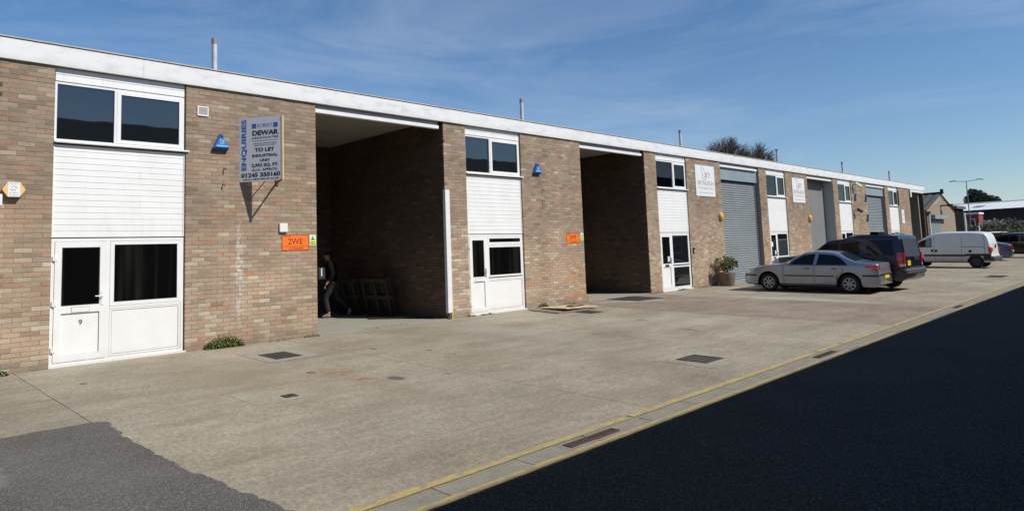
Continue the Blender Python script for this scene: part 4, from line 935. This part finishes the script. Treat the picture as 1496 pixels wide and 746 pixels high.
    def top(s, name, x0, x1, f0, f1, m, eps=.005, n=10, w0=None, w1=None, parent=None):
        """patch on roof line between x0..x1; f: fraction of half width; w0/w1: taper at the two ends"""
        w0 = w0 or 1; w1 = w1 or 1; vs = []
        for i in range(n+1):
            x = x0+(x1-x0)*i/n; zt = pchip(s.prof, x); sl = (pchip(s.prof, x+.01)-pchip(s.prof, x-.01))/.02; nl = sqrt(1+sl*sl)
            r = min(s.rc, (zt-s.bot(x))*.45); ww = s.hw(x, zt-r)-r; c = s.cr*min(1, max(0, (x-s.xa)/.3))*min(1, max(0, (s.xf-x)/.3)); tf = w0+(w1-w0)*i/n
            for j in range(n+1):
                y = ww*(f0+(f1-f0)*j/n)*tf; zz = zt+c*(1-(y/ww)**2)
                vs.append((y, x-sl/nl*eps, zz+eps/nl))
        o = MB().add(vs, [(i*(n+1)+j, i*(n+1)+j+1, (i+1)*(n+1)+j+1, (i+1)*(n+1)+j) for i in range(n) for j in range(n)], smooth=True).build(name, m, parent or s.t); return o
    def wheel(s, r, style, rimr, n=7, w=.21):
        for wx in s.wheels:
            for sd in (-1, 1):
                xo = sd*(s.W-.06)
                Mx = Matrix.Translation((xo, wx, r)) @ Matrix.Rotation(sd*pi/2, 4, 'Y')
                ty = MB().lathe([(rimr, 0), (rimr+.02, .008), (r-.03, .006), (r-.008, -.012), (r, -.04), (r, -w+.04), (r-.01, -w+.01), (rimr, -w)], Mx, 36).build('wheel', M['tyre'], s.t)
                q = MB().lathe([(0, -.05), (rimr, -.05)], Mx, 24); q.build('brake_disc', M['blackmatte'], ty)
                q = MB(); q.lathe([(rimr-.028, -.03), (rimr-.022, .0), (rimr+.004, .004), (rimr+.004, -.02)], Mx, 32).lathe([(0, -.004), (.05, -.006), (.06, -.03)], Mx, 16)
                if style == 'spoke':
                    for i in range(n):
                        R2 = Mx @ Matrix.Rotation(2*pi*i/n, 4, 'Z'); q.add([R2 @ Vector(v) for v in ((.04, -.022, -.006), (rimr-.02, -.030, -.008), (rimr-.02, .030, -.008), (.04, .022, -.006), (.04, -.022, -.03), (rimr-.02, -.030, -.03), (rimr-.02, .030, -.03), (.04, .022, -.03))], [(0, 1, 2, 3), (0, 4, 5, 1), (2, 6, 7, 3), (4, 7, 6, 5)])
                else: q.lathe([(0, -.002), (rimr*.35, .002), (rimr*.75, -.012), (rimr-.01, -.004)], Mx, 28)
                recalc(q.build('rim', M['alloy'] if style == 'spoke' else M['darkrim'], ty))
    def rx(s, z):
        for (a, b), (c_, d) in zip(s.prof[:-1], s.prof[1:]):
            if b <= z <= d and d > b: return a+(c_-a)*(z-b)/(d-b)
        return s.xa
    def mirror(s, x, z, m):
        for sd in (-1, 1):
            w = s.hw(x, z)
            q = MB().box(w-.02, w+.17, x-.05, x+.07, z+.0, z+.13, ch=.03); q.v = [(sd*a, b, c) for a, b, c in q.v]; o = recalc(q.build('wing_mirror', m, s.t))
            q = MB().box(w+.02, w+.15, x-.055, x-.051, z+.02, z+.11); q.v = [(sd*a, b, c) for a, b, c in q.v]; recalc(q.build('mirror_glass', M['glass'], o))
def paint(name, col, metal=.5, rough=.32, coat=.8, dirt=None):
    t = T(name); t.b.inputs['Metallic'].default_value = metal; t.b.inputs['Coat Weight'].default_value = coat; t.b.inputs['Coat Roughness'].default_value = .06
    c = t.mix(t.rng(t.noise(1.3, 3), .3, .7), tuple(v*.96 for v in col), tuple(min(1, v*1.03) for v in col))
    if dirt:
        z = t.xyz()[2]; f = t.rng(t.math('ADD', z, t.math('MULTIPLY', t.noise(3, 5, .7), .35)), dirt[0], dirt[1], dirt[2], 0); c = t.mix(f, c, (.16, .14, .11))
    return t.done(c, rough)
M['tyre'] = mat('tyre_rubber', (.014, .014, .015), .85); M['alloy'] = mat('alloy_rim', (.38, .38, .36), .45, metal=.6); M['darkrim'] = mat('dirty_steel_rim', (.05, .048, .044), .7, metal=.3)
silver = paint('silver_paint', (.33, .37, .43), .6, .28, .8, (.2, .8, .4)); navy = paint('navy_paint', (.005, .009, .026), .3, .3, .6, (.1, .8, .25)); white = paint('white_van_paint', (.70, .71, .72), 0, .4, .5, (.3, .95, .55)); blue = paint('blue_paint', (.075, .12, .20), .6, .3, .8); blackp = paint('black_paint', (.006, .007, .009), .2, .25, .6)
redl = mat('red_tail_lamp', (.60, .008, .012), .15, coat=1); clearl = mat('clear_lamp', (.6, .6, .6), .12, coat=1, metal=.2); trim = mat('black_trim', (.016, .016, .018), .55); plate_y = mat('yellow_number_plate', (.72, .52, .02), .5); trimg = mat('grey_bumper', (.045, .05, .058), .6)
cabin = mat('dark_cabin_glass', (.006, .008, .008), .03, spec=.28)
# silver saloon: nose to the wall
c = Car('silver_saloon', 'dirty silver four door saloon car parked nose in before the units', 'car', (23.25, -5.30), radians(2), [(-.93, .40), (-.945, .50), (-.94, .62), (-.90, .72), (-.885, .95), (-.83, 1.005), (-.38, 1.02), (-.20, 1.06), (.12, 1.20), (.36, 1.335), (.65, 1.385), (1.05, 1.40), (1.36, 1.37), (1.65, 1.25), (2.12, 1.0), (2.32, .955), (3.05, .88), (3.35, .79), (3.52, .70), (3.61, .55), (3.62, .40)][:], 1.76, .90, (0, 2.70), .395, silver, zb=.22, tumble=.34, rc=.05, pe=(8, .15), sc=.935, rnd_=1)
c.wheel(.31, 'spoke', .205, 7)
seal = M['black']
for nm, poly in (('door_seal', [(-.02+.36, .30), (1.08, .28), (1.08, .925), (.28, .925), (.10, .72), (.36, .62)]), ('door_seal', [(1.105, .28), (2.12, .28), (2.18, .55), (2.14, .925), (1.105, .925)])): c.side(nm, poly, seal, .002)
for poly in ([(.385, .305), (1.075, .29), (1.075, .92), (.295, .92), (.125, .72), (.38, .62)], [(1.115, .29), (2.10, .29), (2.16, .55), (2.125, .92), (1.115, .92)]): c.side('door', poly, silver, .006)
c.side('side_window', [(.02, .955), (1.02, .955), (.94, 1.315), (.52, 1.305), (.26, 1.19)], cabin, .004); c.side('side_window', [(1.12, .955), (1.98, .955), (1.70, 1.14), (1.44, 1.275), (1.06, 1.32)], cabin, .004)
c.side('chrome_strip', [(.0, .935), (2.08, .935), (2.06, .952), (.02, .952)], trim, .005, nz=2, nx=24)
for a, b in ((.46, 1.07), (1.12, 2.12)): c.side('rubbing_strip', [(a, .545), (b, .545), (b, .585), (a, .585)], trim, .014, nz=2, nx=10)
c.side('rubbing_strip', [(3.13, .535), (3.58, .535), (3.58, .585), (3.13, .585)], trim, .012, nz=2, nx=12); c.side('rubbing_strip', [(-.90, .565), (-.42, .565), (-.42, .62), (-.90, .62)], trim, .012, nz=2, nx=12)
for a in (.36, 1.25): c.side('handle', [(a, .80), (a+.17, .80), (a+.17, .83), (a, .83)], trim, .02, nz=2, nx=3)
c.side('tail_lamp', [(-.865, .76), (-.47, .88), (-.55, .93), (-.862, .93)], redl, .006); c.side('reversing_lamp', [(-.865, .825), (-.62, .85), (-.66, .865), (-.863, .85)], clearl, .009)
c.side('headlamp', [(3.18, .70), (3.50, .62), (3.47, .70), (3.20, .79)], clearl, .005); c.side('sill', [(.42, .235), (2.3, .235), (2.3, .29), (.42, .29)], trimg, .004, nz=2)
c.top('rear_window', -.22, .34, -.93, .93, mat('rear_glass_reflecting', (.02, .03, .04), .05, spec=1.), .006, w0=1.02, w1=.95); c.top('windscreen', 1.44, 2.10, -.95, .95, cabin, .006, w0=.95, w1=1.0)
c.top('boot_seal', -.80, -.79, -.98, .98, seal, .004, n=4)
for sd in (-1, 1): bx('tail_lamp_inner', min(sd*.56, sd*.68), max(sd*.56, sd*.68), -.905, -.86, .82, .92, redl, c.t)
pn = bx('number_plate', -.26, .26, -.955, -.935, .50, .60, plate_y, c.t); bx('rear_bumper_strip', -.72, .72, -.965, -.93, .615, .655, trim, c.t)
MB().tube((-.45, -.78, .245), (-.45, -.95, .245), .03, n=10).build('exhaust', M['chrome'], c.t)
c.mirror(1.90, .93, silver); MB().tube((.0, 1.30, 1.42), (.05, 1.05, 1.54), .004, n=5).build('aerial', trim, c.t)
# navy estate 4x4
c = Car('navy_four_by_four', 'dark navy boxy four by four with stepped roof parked behind the silver saloon', 'car', (24.95, -5.60), radians(-4), [(-1.05, .52), (-1.06, .60), (-1.05, .70), (-1.0, .78), (-.985, 1.15), (-.93, 1.50), (-.875, 1.80), (-.80, 1.865), (-.3, 1.885), (.76, 1.88), (.88, 1.80), (.98, 1.765), (1.42, 1.735), (1.58, 1.66), (2.05, 1.29), (2.22, 1.20), (3.3, 1.12), (3.6, 1.02), (3.70, .85), (3.72, .48)], 1.92, 1.10, (0, 2.885), .43, navy, zb=.34, tumble=.15, rc=.05, pe=(10, .07), sc=.945, rnd_=1)
c.wheel(.375, 'spoke', .24, 5, .25)
for poly in ([(.48, .42), (1.10, .42), (1.10, 1.12), (.30, 1.12), (.30, .78), (.48, .70)], [(1.13, .42), (2.20, .42), (2.20, 1.12), (1.13, 1.12)]): c.side('door_seal', poly, seal, .002); cx_ = sum(p[0] for p in poly)/len(poly); c.side('door', [(cx_+(x-cx_)*.985, .77+(z-.77)*.985) for x, z in poly], navy, .006)
c.side('side_window', [(-.72, 1.20), (.16, 1.20), (.16, 1.72), (-.66, 1.72)], cabin, .004); c.side('side_window', [(.40, 1.18), (1.05, 1.18), (1.03, 1.64), (.38, 1.68)], cabin, .004); c.side('side_window', [(1.13, 1.18), (1.98, 1.18), (1.62, 1.54), (1.48, 1.61), (1.12, 1.63)], cabin, .004)
c.side('tail_lamp', [(-1.0, .82), (-.82, .82), (-.80, 1.30), (-.96, 1.30)], redl, .01); c.side('reversing_lamp', [(-1.0, .84), (-.88, .84), (-.88, .91), (-.99, .91)], clearl, .014)
for sd in (-1, 1):
    q = MB().box(sd*.83-.045, sd*.83+.045, -1.010, -.95, .82, 1.28, ch=.01); o = q.build('tail_lamp', redl, c.t); bx('reversing_lamp', sd*.83-.04, sd*.83+.04, -1.014, -1.0105, .84, .92, clearl, o)
q = MB(); q.add([(-.70, -1.0, 1.15), (.70, -1.0, 1.15), (.67, -.945, 1.50), (.64, -.90, 1.76), (-.64, -.90, 1.76), (-.67, -.945, 1.50)], [(0, 1, 2, 5), (5, 2, 3, 4)]); q.build('rear_window', mat('pale_rear_glass', (.07, .085, .10), .08, spec=.8), c.t)
bx('number_plate', -.62, -.36, -1.035, -1.0, .86, 1.02, plate_y, c.t); text_obj('lettering', 'Y', .1, Matrix.Translation((-.49, -1.037, .94)) @ Matrix.Rotation(pi/2, 4, 'X'), S_black, c.t, maxw=.13)
q = MB().box(-.94, .94, -1.12, -.92, .56, .76, ch=.05); q.build('rear_bumper', trimg, c.t); q = MB().box(-.5, .5, -1.04, -1.0, .74, .80, ch=.01); q.build('tailgate_handle', trim, c.t)
MB().box(.05, .55, -1.02, -.99, 1.02, 1.14, ch=.01).build('tailgate_step', trim, c.t)
c.top('windscreen', 1.60, 2.10, -.95, .95, cabin, .006); c.mirror(1.85, 1.15, navy)
c.side('headlamp', [(3.35, .88), (3.66, .86), (3.62, 1.0), (3.35, 1.05)], clearl, .006)
for sd in (-1, 1): MB().box(sd*.66-.02, sd*.66+.02, -.55, .70, 1.895, 1.92).build('roof_rail', trim, c.t)
bx('sill', -.95, .95, .48, 2.40, .34, .41, trim, c.t)
# white panel van
c = Car('white_van', 'white panel van with black side stripe parked beyond the navy four by four', 'van', (42.0, -5.35), radians(-3), [(-.76, .45), (-.78, .55), (-.75, .68), (-.70, .75), (-.67, 1.2), (-.58, 1.60), (-.50, 1.80), (-.36, 1.89), (.3, 1.925), (1.2, 1.93), (1.75, 1.90), (2.15, 1.80), (2.60, 1.52), (3.02, 1.22), (3.35, 1.02), (3.52, .88), (3.62, .70), (3.64, .42)], 1.81, 1.05, (0, 2.824), .385, white, zb=.30, tumble=.11, rc=.12, pe=(7, .10), sc=.955)
c.wheel(.325, 'cap', .20, w=.21)
c.side('side_window', [(2.02, 1.12), (3.00, 1.12), (2.55, 1.47), (2.10, 1.63), (2.02, 1.63)], cabin, .004); c.side('quarter_glass', [(2.06, 1.15), (2.34, 1.15), (2.30, 1.56), (2.12, 1.60), (2.06, 1.60)], mat('pale_green_glass', (.16, .26, .24), .08), .007)
for x in (.60, 1.90): c.side('door_seal', [(x, .42), (x+.015, .42), (x+.015, 1.72), (x, 1.72)], seal, .003, nz=20, nx=1)
c.side('door_seal', [(-.45, .75), (-.435, .75), (-.415, 1.72), (-.43, 1.72)], trimg, .003, nz=10, nx=1)
c.side('sliding_rail', [(-.42, 1.12), (.57, 1.12), (.57, 1.145), (-.42, 1.145)], trim, .006, nz=2)
c.side('body_stripe', [(.40, .62), (2.42, .62), (2.42, .72), (.40, .72)], trim, .010, nz=2, nx=20); c.side('body_stripe', [(-.70, .64), (-.40, .70), (.40, .70), (.45, .64), (.45, .76), (-.70, .76)], trim, .009, nx=16)
c.side('wheel_arch_trim', [(-.70, .42), (-.36, .42), (-.36, .70), (-.70, .70)], trim, .010)
for a in (1.76, 1.95): c.side('handle', [(a, .86), (a+.12, .86), (a+.12, .99), (a, .99)], trim, .012, nz=3, nx=3)
w_ = c.hw(.25, .9); MB().tube((-w_+.01, .22, .90), (-w_-.012, .22, .90), .075, n=20).build('fuel_cap', trim, c.t)
q = MB().box(-.88, .88, -.86, -.62, .38, .62, ch=.05); q.build('rear_bumper', trimg, c.t)
c.side('tail_lamp', [(-.70, .80), (-.60, .80), (-.58, 1.12), (-.67, 1.12)], redl, .008)
for sd in (-1, 1): MB().box(sd*.80-.05, sd*.80+.05, -.735, -.66, .78, 1.10, ch=.01).build('tail_lamp', redl, c.t)
q = MB(); zs_ = [.70+.11*i for i in range(11)]; q.add([v for z in zs_ for v in ((-.007, c.rx(z)-.012, z), (.007, c.rx(z)-.012, z))], [(2*i, 2*i+1, 2*i+3, 2*i+2) for i in range(10)]); q.build('door_seal', seal, c.t); bx('number_plate', -.60, -.33, -.76, -.70, .95, 1.06, plate_y, c.t); bx('door_handle', .03, .07, -.76, -.70, 1.05, 1.25, trim, c.t)
c.mirror(2.75, 1.12, trim); c.top('windscreen', 2.18, 3.0, -.94, .94, cabin, .006)
# blue saloon beyond the van
c = Car('blue_saloon', 'metallic blue saloon whose tail shows behind the white van', 'car', (52.4, -4.35), radians(3), [(-.93, .42), (-.95, .52), (-.94, .64), (-.90, .72), (-.88, .98), (-.82, 1.04), (-.55, 1.05), (-.05, 1.16), (.5, 1.35), (.9, 1.40), (1.4, 1.41), (1.8, 1.34), (2.4, 1.0), (2.6, .95), (3.2, .85), (3.5, .70), (3.6, .42)], 1.78, .93, (0, 2.70), .36, blue, zb=.22, tumble=.33, rc=.07, pe=(6, .17))
c.wheel(.315, 'cap', .2); c.side('side_window', [(.15, 1.0), (1.25, .98), (1.2, 1.32), (.75, 1.30), (.42, 1.20)], cabin); c.side('side_window', [(1.33, .98), (2.25, .98), (1.8, 1.25), (1.3, 1.33)], cabin)
c.side('tail_lamp', [(-.87, .78), (-.62, .80), (-.60, .95), (-.86, .97)], redl, .006); bx('number_plate', -.26, .26, -.955, -.935, .56, .66, plate_y, c.t); c.top('rear_window', -.05, .5, -.92, .92, cabin, .006); c.top('windscreen', 1.8, 2.4, -.92, .92, cabin, .006); c.mirror(2.1, .95, blue)
for sd in (-1, 1): bx('tail_lamp_inner', min(sd*.35, sd*.62), max(sd*.35, sd*.62), -.93, -.88, .80, .93, redl, c.t)
for x in (1.28, .3): c.side('door_seal', [(x, .3), (x+.012, .3), (x+.012, .92), (x, .92)], seal, .003, nz=10, nx=1)
# black car at the right edge
c = Car('black_estate', 'black high roofed car cut off by the right edge of the photo', 'car', (58.9, -5.75), radians(-14), [(-1.0, .45), (-1.02, .6), (-.97, .75), (-.93, 1.1), (-.7, 1.55), (-.4, 1.66), (.5, 1.70), (1.5, 1.68), (1.9, 1.60), (2.5, 1.18), (2.7, 1.08), (3.3, .98), (3.6, .80), (3.66, .45)], 1.86, 1.02, (0, 2.78), .39, blackp, zb=.28, tumble=.22, rc=.08, pe=(7, .11))
c.wheel(.34, 'spoke', .22, 5); c.side('side_window', [(-.6, 1.1), (.35, 1.1), (.33, 1.5), (-.45, 1.48)], cabin); c.side('side_window', [(.42, 1.09), (1.3, 1.09), (1.25, 1.52), (.42, 1.52)], cabin); c.side('side_window', [(1.37, 1.09), (2.35, 1.09), (1.85, 1.45), (1.33, 1.52)], cabin)
c.side('window_trim', [(-.62, 1.055), (2.42, 1.055), (2.42, 1.075), (-.62, 1.075)], M['chrome'], .006, nz=1, nx=30); c.mirror(2.25, 1.05, blackp); c.side('tail_lamp', [(-.95, .85), (-.8, .85), (-.78, 1.1), (-.9, 1.1)], redl, .006)
for sd in (-1, 1): MB().box(sd*.66-.02, sd*.66+.02, -.4, 1.5, 1.73, 1.755).build('roof_rail', M['chrome'], c.t)

# ------------------------------------------------------------------ beyond the terrace
t = thing('gable_building', 'small brick gable building with corrugated roof and grey door beyond the terrace', 'building', (0, 0, 0))
Gx0, Gx1, ez, az = 55.75, 64.35, 3.55, 4.75
brf = mat('far_buff_brick', (.285, .225, .16), .9, var=.25, vscale=5, speck=(16, .18)); ren = mat('far_render', (.33, .29, .23), .9, var=.2)
am = (Gx0+Gx1)/2
MB().prism([(Gx0, -.3), (Gx1, -.3), (Gx1, ez), (am, az), (Gx0, ez)], 0, 25).build('wall', brf, t)
MB().prism([(Gx0, ez-.05), (Gx0, ez+.02), (am, az+.02), (am, az-.5)], -.03, -.001).prism([(Gx1, ez-.02), (Gx1, ez+.02), (am, az+.02), (am, az-.12)], -.03, -.001).build('gable_render', ren, t)
rf = mat('grey_corrugated_roof', (.085, .08, .072), .85, var=.3, vscale=1.5)
for sgn, xa in ((-1, Gx0-.25), (1, Gx1+.15)):
    q = MB(); n = 96; vs = []
    for i in range(n+1):
        y = -.12+25*i/n; h = .10*(i % 2)
        vs += [(xa, y, ez-.08+h*.6), (am, y, az+.05+h*.6)]
    q.add(vs, [(2*i, 2*i+2, 2*i+3, 2*i+1) for i in range(n)]); q.build('roof', rf, t)
MB().tube((am, -.15, az+.12), (am, 25, az+.12), .10, n=8).build('ridge_tile', M['black'], t); MB().box(am-.06, am+.1, -.25, -.05, az+.05, az+.42).build('finial', M['black'], t)
d = bx('roller_door', 56.7, 59.5, -.02, -.001, -.1, 2.7, M['shutter'], t)
for i in range(8): bx('door_rib', 56.8, 59.4, -.035, -.0205, .2+i*.32, .22+i*.32, M['shutterbox'], d)
for i in range(4): bx('door_mullion', 57.2+i*.6, 57.23+i*.6, -.04, -.0205, 0, 2.65, M['shutterbox'], d)
bx('door_hood', 56.5, 60.6, -.35, -.001, 2.85, 3.15, M['shutterbox'], t); bx('door_head', 56.7, 59.5, -.05, -.001, 2.70, 2.84, M['gasket'], t)
MB().box(59.9, 60.15, -.5, -.001, 3.85, 3.95).box(59.95, 60.5, -.75, -.45, 3.80, 3.98).build('lamp', M['black'], t)
MB().tube((Gx0+.25, -.08, -.1), (Gx0+.25, -.08, 3.2), .06, n=8).build('downpipe', M['upvc'], t); MB().box(Gx0+.05, Gx0+.5, -.18, -.02, 3.2, 3.38).build('hopper', M['fluecap'], t)
t = thing('timber_store', 'dark open fronted store behind the brick gable building', 'shed', (69.4, 1.0, -.06)); MB().box(0, 3.5, 0, 4, 0, 4.0).build('wall', M['blackmatte'], t); bx('roof', -.05, 3.6, -.2, 4.1, 4.001, 4.25, M['gasket'], t)
for x, y, h, l in ((67.9, .0, 3.5, 'white upright post just right of the gable building'), (71.5, -.3, 2.4, 'short white upright post by the dark store')): tag(MB().tube((x, y, -.06), (x, y, h), .07, n=8).build('post', M['upvc']), l, 'post')
t = thing('rail_fence', 'low grey rail fence in front of the hedge', 'fence', (66.5, .3, -.06))
for i in range(6): bx('post', i*1.6, i*1.6+.08, -i*.5, -i*.5+.08, 0, 1.9, M['fluecap'], t)
MB().tube((0, .04, 1.8), (8, -2.46, 1.8), .05, n=6).tube((0, .04, 1.2), (8, -2.46, 1.2), .05, n=6).build('rail', M['timber_white'], t)
# warehouse with white roof
t = thing('warehouse', 'long low warehouse with pale sheet roof and skylights in the distance', 'building', (100, 0, -.3))
bx('wall', 0, 30, -70, 30, 0, 4.9, mat('dark_warehouse_wall', (.035, .028, .026), .9), t)
wr = mat('white_sheet_roof', (.78, .79, .77), .6, var=.10, vscale=.4, stretch=(1, 3, 1)); q = MB(); n = 100; 
for i in range(n):
    y0_, y1_ = -70.5+101*i/n, -70.5+101*(i+1)/n-.04; q.add([(-.5, y0_, 4.95), (-.5, y1_, 4.95), (13, y1_, 6.25), (13, y0_, 6.25)], [(0, 3, 2, 1)])
q.add([(-.4, -70.5, 4.91), (-.4, 30.5, 4.91), (13, 30.5, 6.21), (13, -70.5, 6.21), (30, 30.5, 4.4), (30, -70.5, 4.4)], [(0, 3, 2, 1), (3, 5, 4, 2)]); q.build('roof', wr, t)
bx('ridge', 12.9, 13.3, -70.5, 30.5, 6.2, 6.40, wr, t)
slt = mat('skylight', (.20, .19, .18), .4)
for i in range(12): MB().add([(4.2, 6-8.2*i, 5.43), (4.2, 4.9-8.2*i, 5.43), (7.6, 4.9-8.2*i, 5.76), (7.6, 6-8.2*i, 5.76)], [(0, 1, 2, 3)]).build('skylight', slt, t)
t = thing('red_brick_office', 'small red brick flat roofed office in front of the white roofed warehouse', 'building', (92, 3.2, -.3)); rb = mat('red_brick', (.26, .055, .045), .85, var=.2, vscale=3)
bx('wall', 0, 2.5, -.0, 2.6, 0, 4.25, rb, t); bx('roof_edge', -.08, 2.6, -.08, 2.68, 4.251, 4.45, wr, t)
for y0_, z0_ in ((.35, 2.9), (1.15, 2.9), (.9, 1.3), (1.85, 2.95)): f = bx('window', -.04, -.001, y0_, y0_+.55, z0_, z0_+.85, M['upvc'], t); bx('pane', -.06, -.0405, y0_+.08, y0_+.47, z0_+.08, z0_+.77, M['glass'], f)
# street lamp
def at(px, py, d):
    v = fw+cr*((px-748)/986.64)+cu*((277.68-py)/986.64); return Vector((0, -12.7788, 1.5243))+v*(d/sqrt(v.x**2+v.y**2))
lp = at(1418, 330, 88); lt_ = at(1413, 264.5, 88)
t = thing('street_lamp', 'tall twin armed street lamp beyond the gable building', 'street lamp', (lp.x, lp.y, -.3)); H_ = lt_.z+.3
MB().tube((0, 0, 0), (0, 0, 1.5), .11, n=8).tube((0, 0, 1.5), (0, 0, H_), .06, .04, n=8).build('pole', mat('lamp_grey', (.16, .18, .20), .5, metal=.3), t)
for sg in (-1, 1): MB().path([(0, 0, H_-.03), (.06*sg, -.6*sg, H_+.02), (.12*sg, -1.0*sg, H_+.06)], .03, 6).build('arm', bpy.data.materials['lamp_grey'], t); MB().box(-.1, .1, -.30, .30, -.03, .05, ch=.02, M4=Matrix.Translation((.14*sg, -1.25*sg, H_+.09)) @ Matrix.Rotation(.12*sg, 4, 'X')).build('lantern', bpy.data.materials['lamp_grey'], t)
# trees
bark = mat('bark', (.085, .065, .05), .9)
def bare_tree(loc, H, R, label, seed, levels=5, tk=.022):
    t = thing('bare_tree', label, 'tree', loc); r = random.Random(seed); trunk = MB(); tw = MB()
    def br(p, d, l, rad, lv):
        e = p+d*l; (trunk if lv < 2 else tw).tube(p, e, max(rad, tk), max(rad*.65, tk*.7), n=6 if lv < 2 else 3, cap=False)
        if lv >= levels: return
        for i in range(4 if lv < 1 else 4 if lv > 2 else 3):
            a = Vector((r.gauss(0, 1), r.gauss(0, 1), r.gauss(0, .5))); a -= a.dot(d)*d; a.normalize(); nd = (d*r.uniform(.75, 1.1)+a*r.uniform(.45, .85)+Vector((0, 0, .13))).normalized()
            br(p+d*l*r.uniform(.62, 1), nd, l*r.uniform(.62, .82), rad*.58, lv+1)
    br(Vector((0, 0, 0)), Vector((0, 0, 1)), H*.34, H*.028, 0)
    tw_ = 0
    trunk.build('trunk', bark, t); tw.build('crown', mat('bare_twigs', (.10, .082, .07), .9), t)
def dome_tree(loc, H, R, label, seed):
    t = thing('bare_tree', label, 'tree', loc); r = random.Random(seed); q = MB(); b = MB(); tw = MB(); c = Vector((0, 0, H-R*.95))
    q.tube((0, 0, 0), (0, 0, H-R*1.3), .32, .22, n=10)
    for i in range(70):
        a = r.uniform(0, 2*pi); e = math.asin(r.uniform(-.25, 1)); d = Vector((cos(a)*cos(e), sin(a)*cos(e), sin(e))); k = r.uniform(.82, 1.03)
        end = c+d*R*k; s0 = Vector((0, 0, H-R*r.uniform(1.3, 1.9))); mid = s0.lerp(end, .5)+Vector((r.gauss(0, .2), r.gauss(0, .2), -.15*R*(1-d.z)))
        b.tube(s0, mid, .07, .05, n=4, cap=False); b.tube(mid, end, .05, .02, n=4, cap=False)
        for j in range(16):
            f = r.uniform(.15, 1); p = mid.lerp(end, f); dd = (d+Vector((r.gauss(0, .55), r.gauss(0, .55), r.gauss(.2, .5)))).normalized(); l = r.uniform(.5, 1.25)*(1.25-f*.6)
            e1 = p+dd*l; tw.tube(p, e1, .022, .013, n=3, cap=False)
            for m_ in range(3):
                pp = p.lerp(e1, r.uniform(.3, 1)); tw.tube(pp, pp+(dd+Vector((r.gauss(0, .6), r.gauss(0, .6), r.gauss(.2, .4)))).normalized()*r.uniform(.3, .6), .014, .008, n=3, cap=False)
    q.build('trunk', bark, t); b.build('branch', bark, t); tw.build('crown', mat('fine_twigs', (.12, .10, .085), .9), t)
p1 = at(1066, 300, 82); dome_tree((p1.x, p1.y, -.06), 13.55, 2.5, 'big bare winter tree behind the roof, the left of two', 3)
p1 = at(1105, 300, 84); dome_tree((p1.x, p1.y, -.06), 12.95, 2.4, 'bare winter tree behind the roof, the right of two', 11)
def leafy(name, label, cat, loc, blobs, size, mats, n=120, trunk=None, seed=1, group=None, squash=1.):
    t = thing(name, label, cat, loc, group=group); r = random.Random(seed); mb = MB()
    for (x, y, z, rad) in blobs: leaf_cluster(mb, (x, y, z), rad, int(n*rad), size, r, squash, mi=tuple(range(len(mats))))
    mb.build('foliage', mats, t)
    if trunk: MB().tube((0, 0, 0), (0, 0, trunk), .25, .12, n=8).build('trunk', bark, t)
    else:
        q = MB()
        for i in range(6): q.tube((r.uniform(-1, 1), r.uniform(-1, 1), 0), (r.uniform(-1.5, 1.5), r.uniform(-1.5, 1.5), 1.4), .04, .02, n=4)
        q.build('stem', bark, t)
    return t
cn = at(1435, 300, 125); r = random.Random(4)
bl = []
for i in range(17):
    y = 1.75-3.9*i/16; zt = (8.75-(1.15-y)*.52) if y < 1.15 else 8.75-(y-1.15)*1.6
    for z in (zt-.35+r.uniform(-.2, .2), zt-1.0, zt-1.8, zt-2.8): bl.append((r.uniform(-.8, .8), y+r.uniform(-.15, .15), z, .55))
bl += [(0, 1.25, 8.75, .25), (0, .7, 8.6, .25), (0, 0, 8.35, .3)]
leafy('conifer', 'dark evergreen tree rising behind the white warehouse roof', 'tree', (cn.x, cn.y, -.3), bl, .16, [G3, mat('conifer_dark', (.012, .022, .010), .7)], 420, 6., 2)
hg = [mat('hedge_green', (.075, .12, .03), .7), mat('hedge_olive', (.09, .10, .04), .7), G3]
bm_ = [mat('blossom', (.50, .50, .44), .7), mat('blossom_grey', (.30, .30, .25), .7), mat('twig_brown', (.10, .085, .06), .8)]
def bank(name, label, cat, px0, px1, top0, top1, d, mats, size, n, seed, z0=0., dens=90):
    r = random.Random(seed); c0 = at((px0+px1)/2, 340, d); bl = []
    for i in range(n):
        f = r.random(); p = at(px0+(px1-px0)*f, 335, d+r.uniform(-1.2, 1.2)); zt = at(0, 0, 1).z*0+at(px0+(px1-px0)*f, top0+(top1-top0)*f, d).z
        rad = r.uniform(.45, .85); z = r.uniform(z0+.3, max(z0+.5, zt-rad*.75)); 
        if i % 3 == 0: z = zt-rad*.8
        bl.append((p.x-c0.x, p.y-c0.y, z+.25, rad))
    return leafy(name, label, cat, (c0.x, c0.y, -.25), bl, size, mats, dens, None, seed)
bank('hedge', 'low bright green hedge left of the white blossom', 'hedge', 1398, 1448, 331, 329, 76, hg, .10, 70, 5)
bank('hedge', 'dark green hedge running behind the black car', 'hedge', 1446, 1520, 333, 330, 75, [G3, hg[1], hg[0]], .10, 90, 6)
bank('blossom_bush', 'shrub covered in white blossom before the dark warehouse wall', 'bush', 1438, 1480, 323, 319, 79, bm_, .09, 70, 7, 1.4)
bank('blossom_bush', 'thin shrub with sparse blossom at the right edge of the photo', 'bush', 1478, 1522, 322, 322, 78, [bm_[1], bm_[2], hg[1]], .09, 70, 8, 1.2)
b1 = at(1479, 330, 77); bare_tree((b1.x, b1.y, -.2), 3.9, 2, 'small bare shrub poking above the blossom at the right', 21, 5, .012)
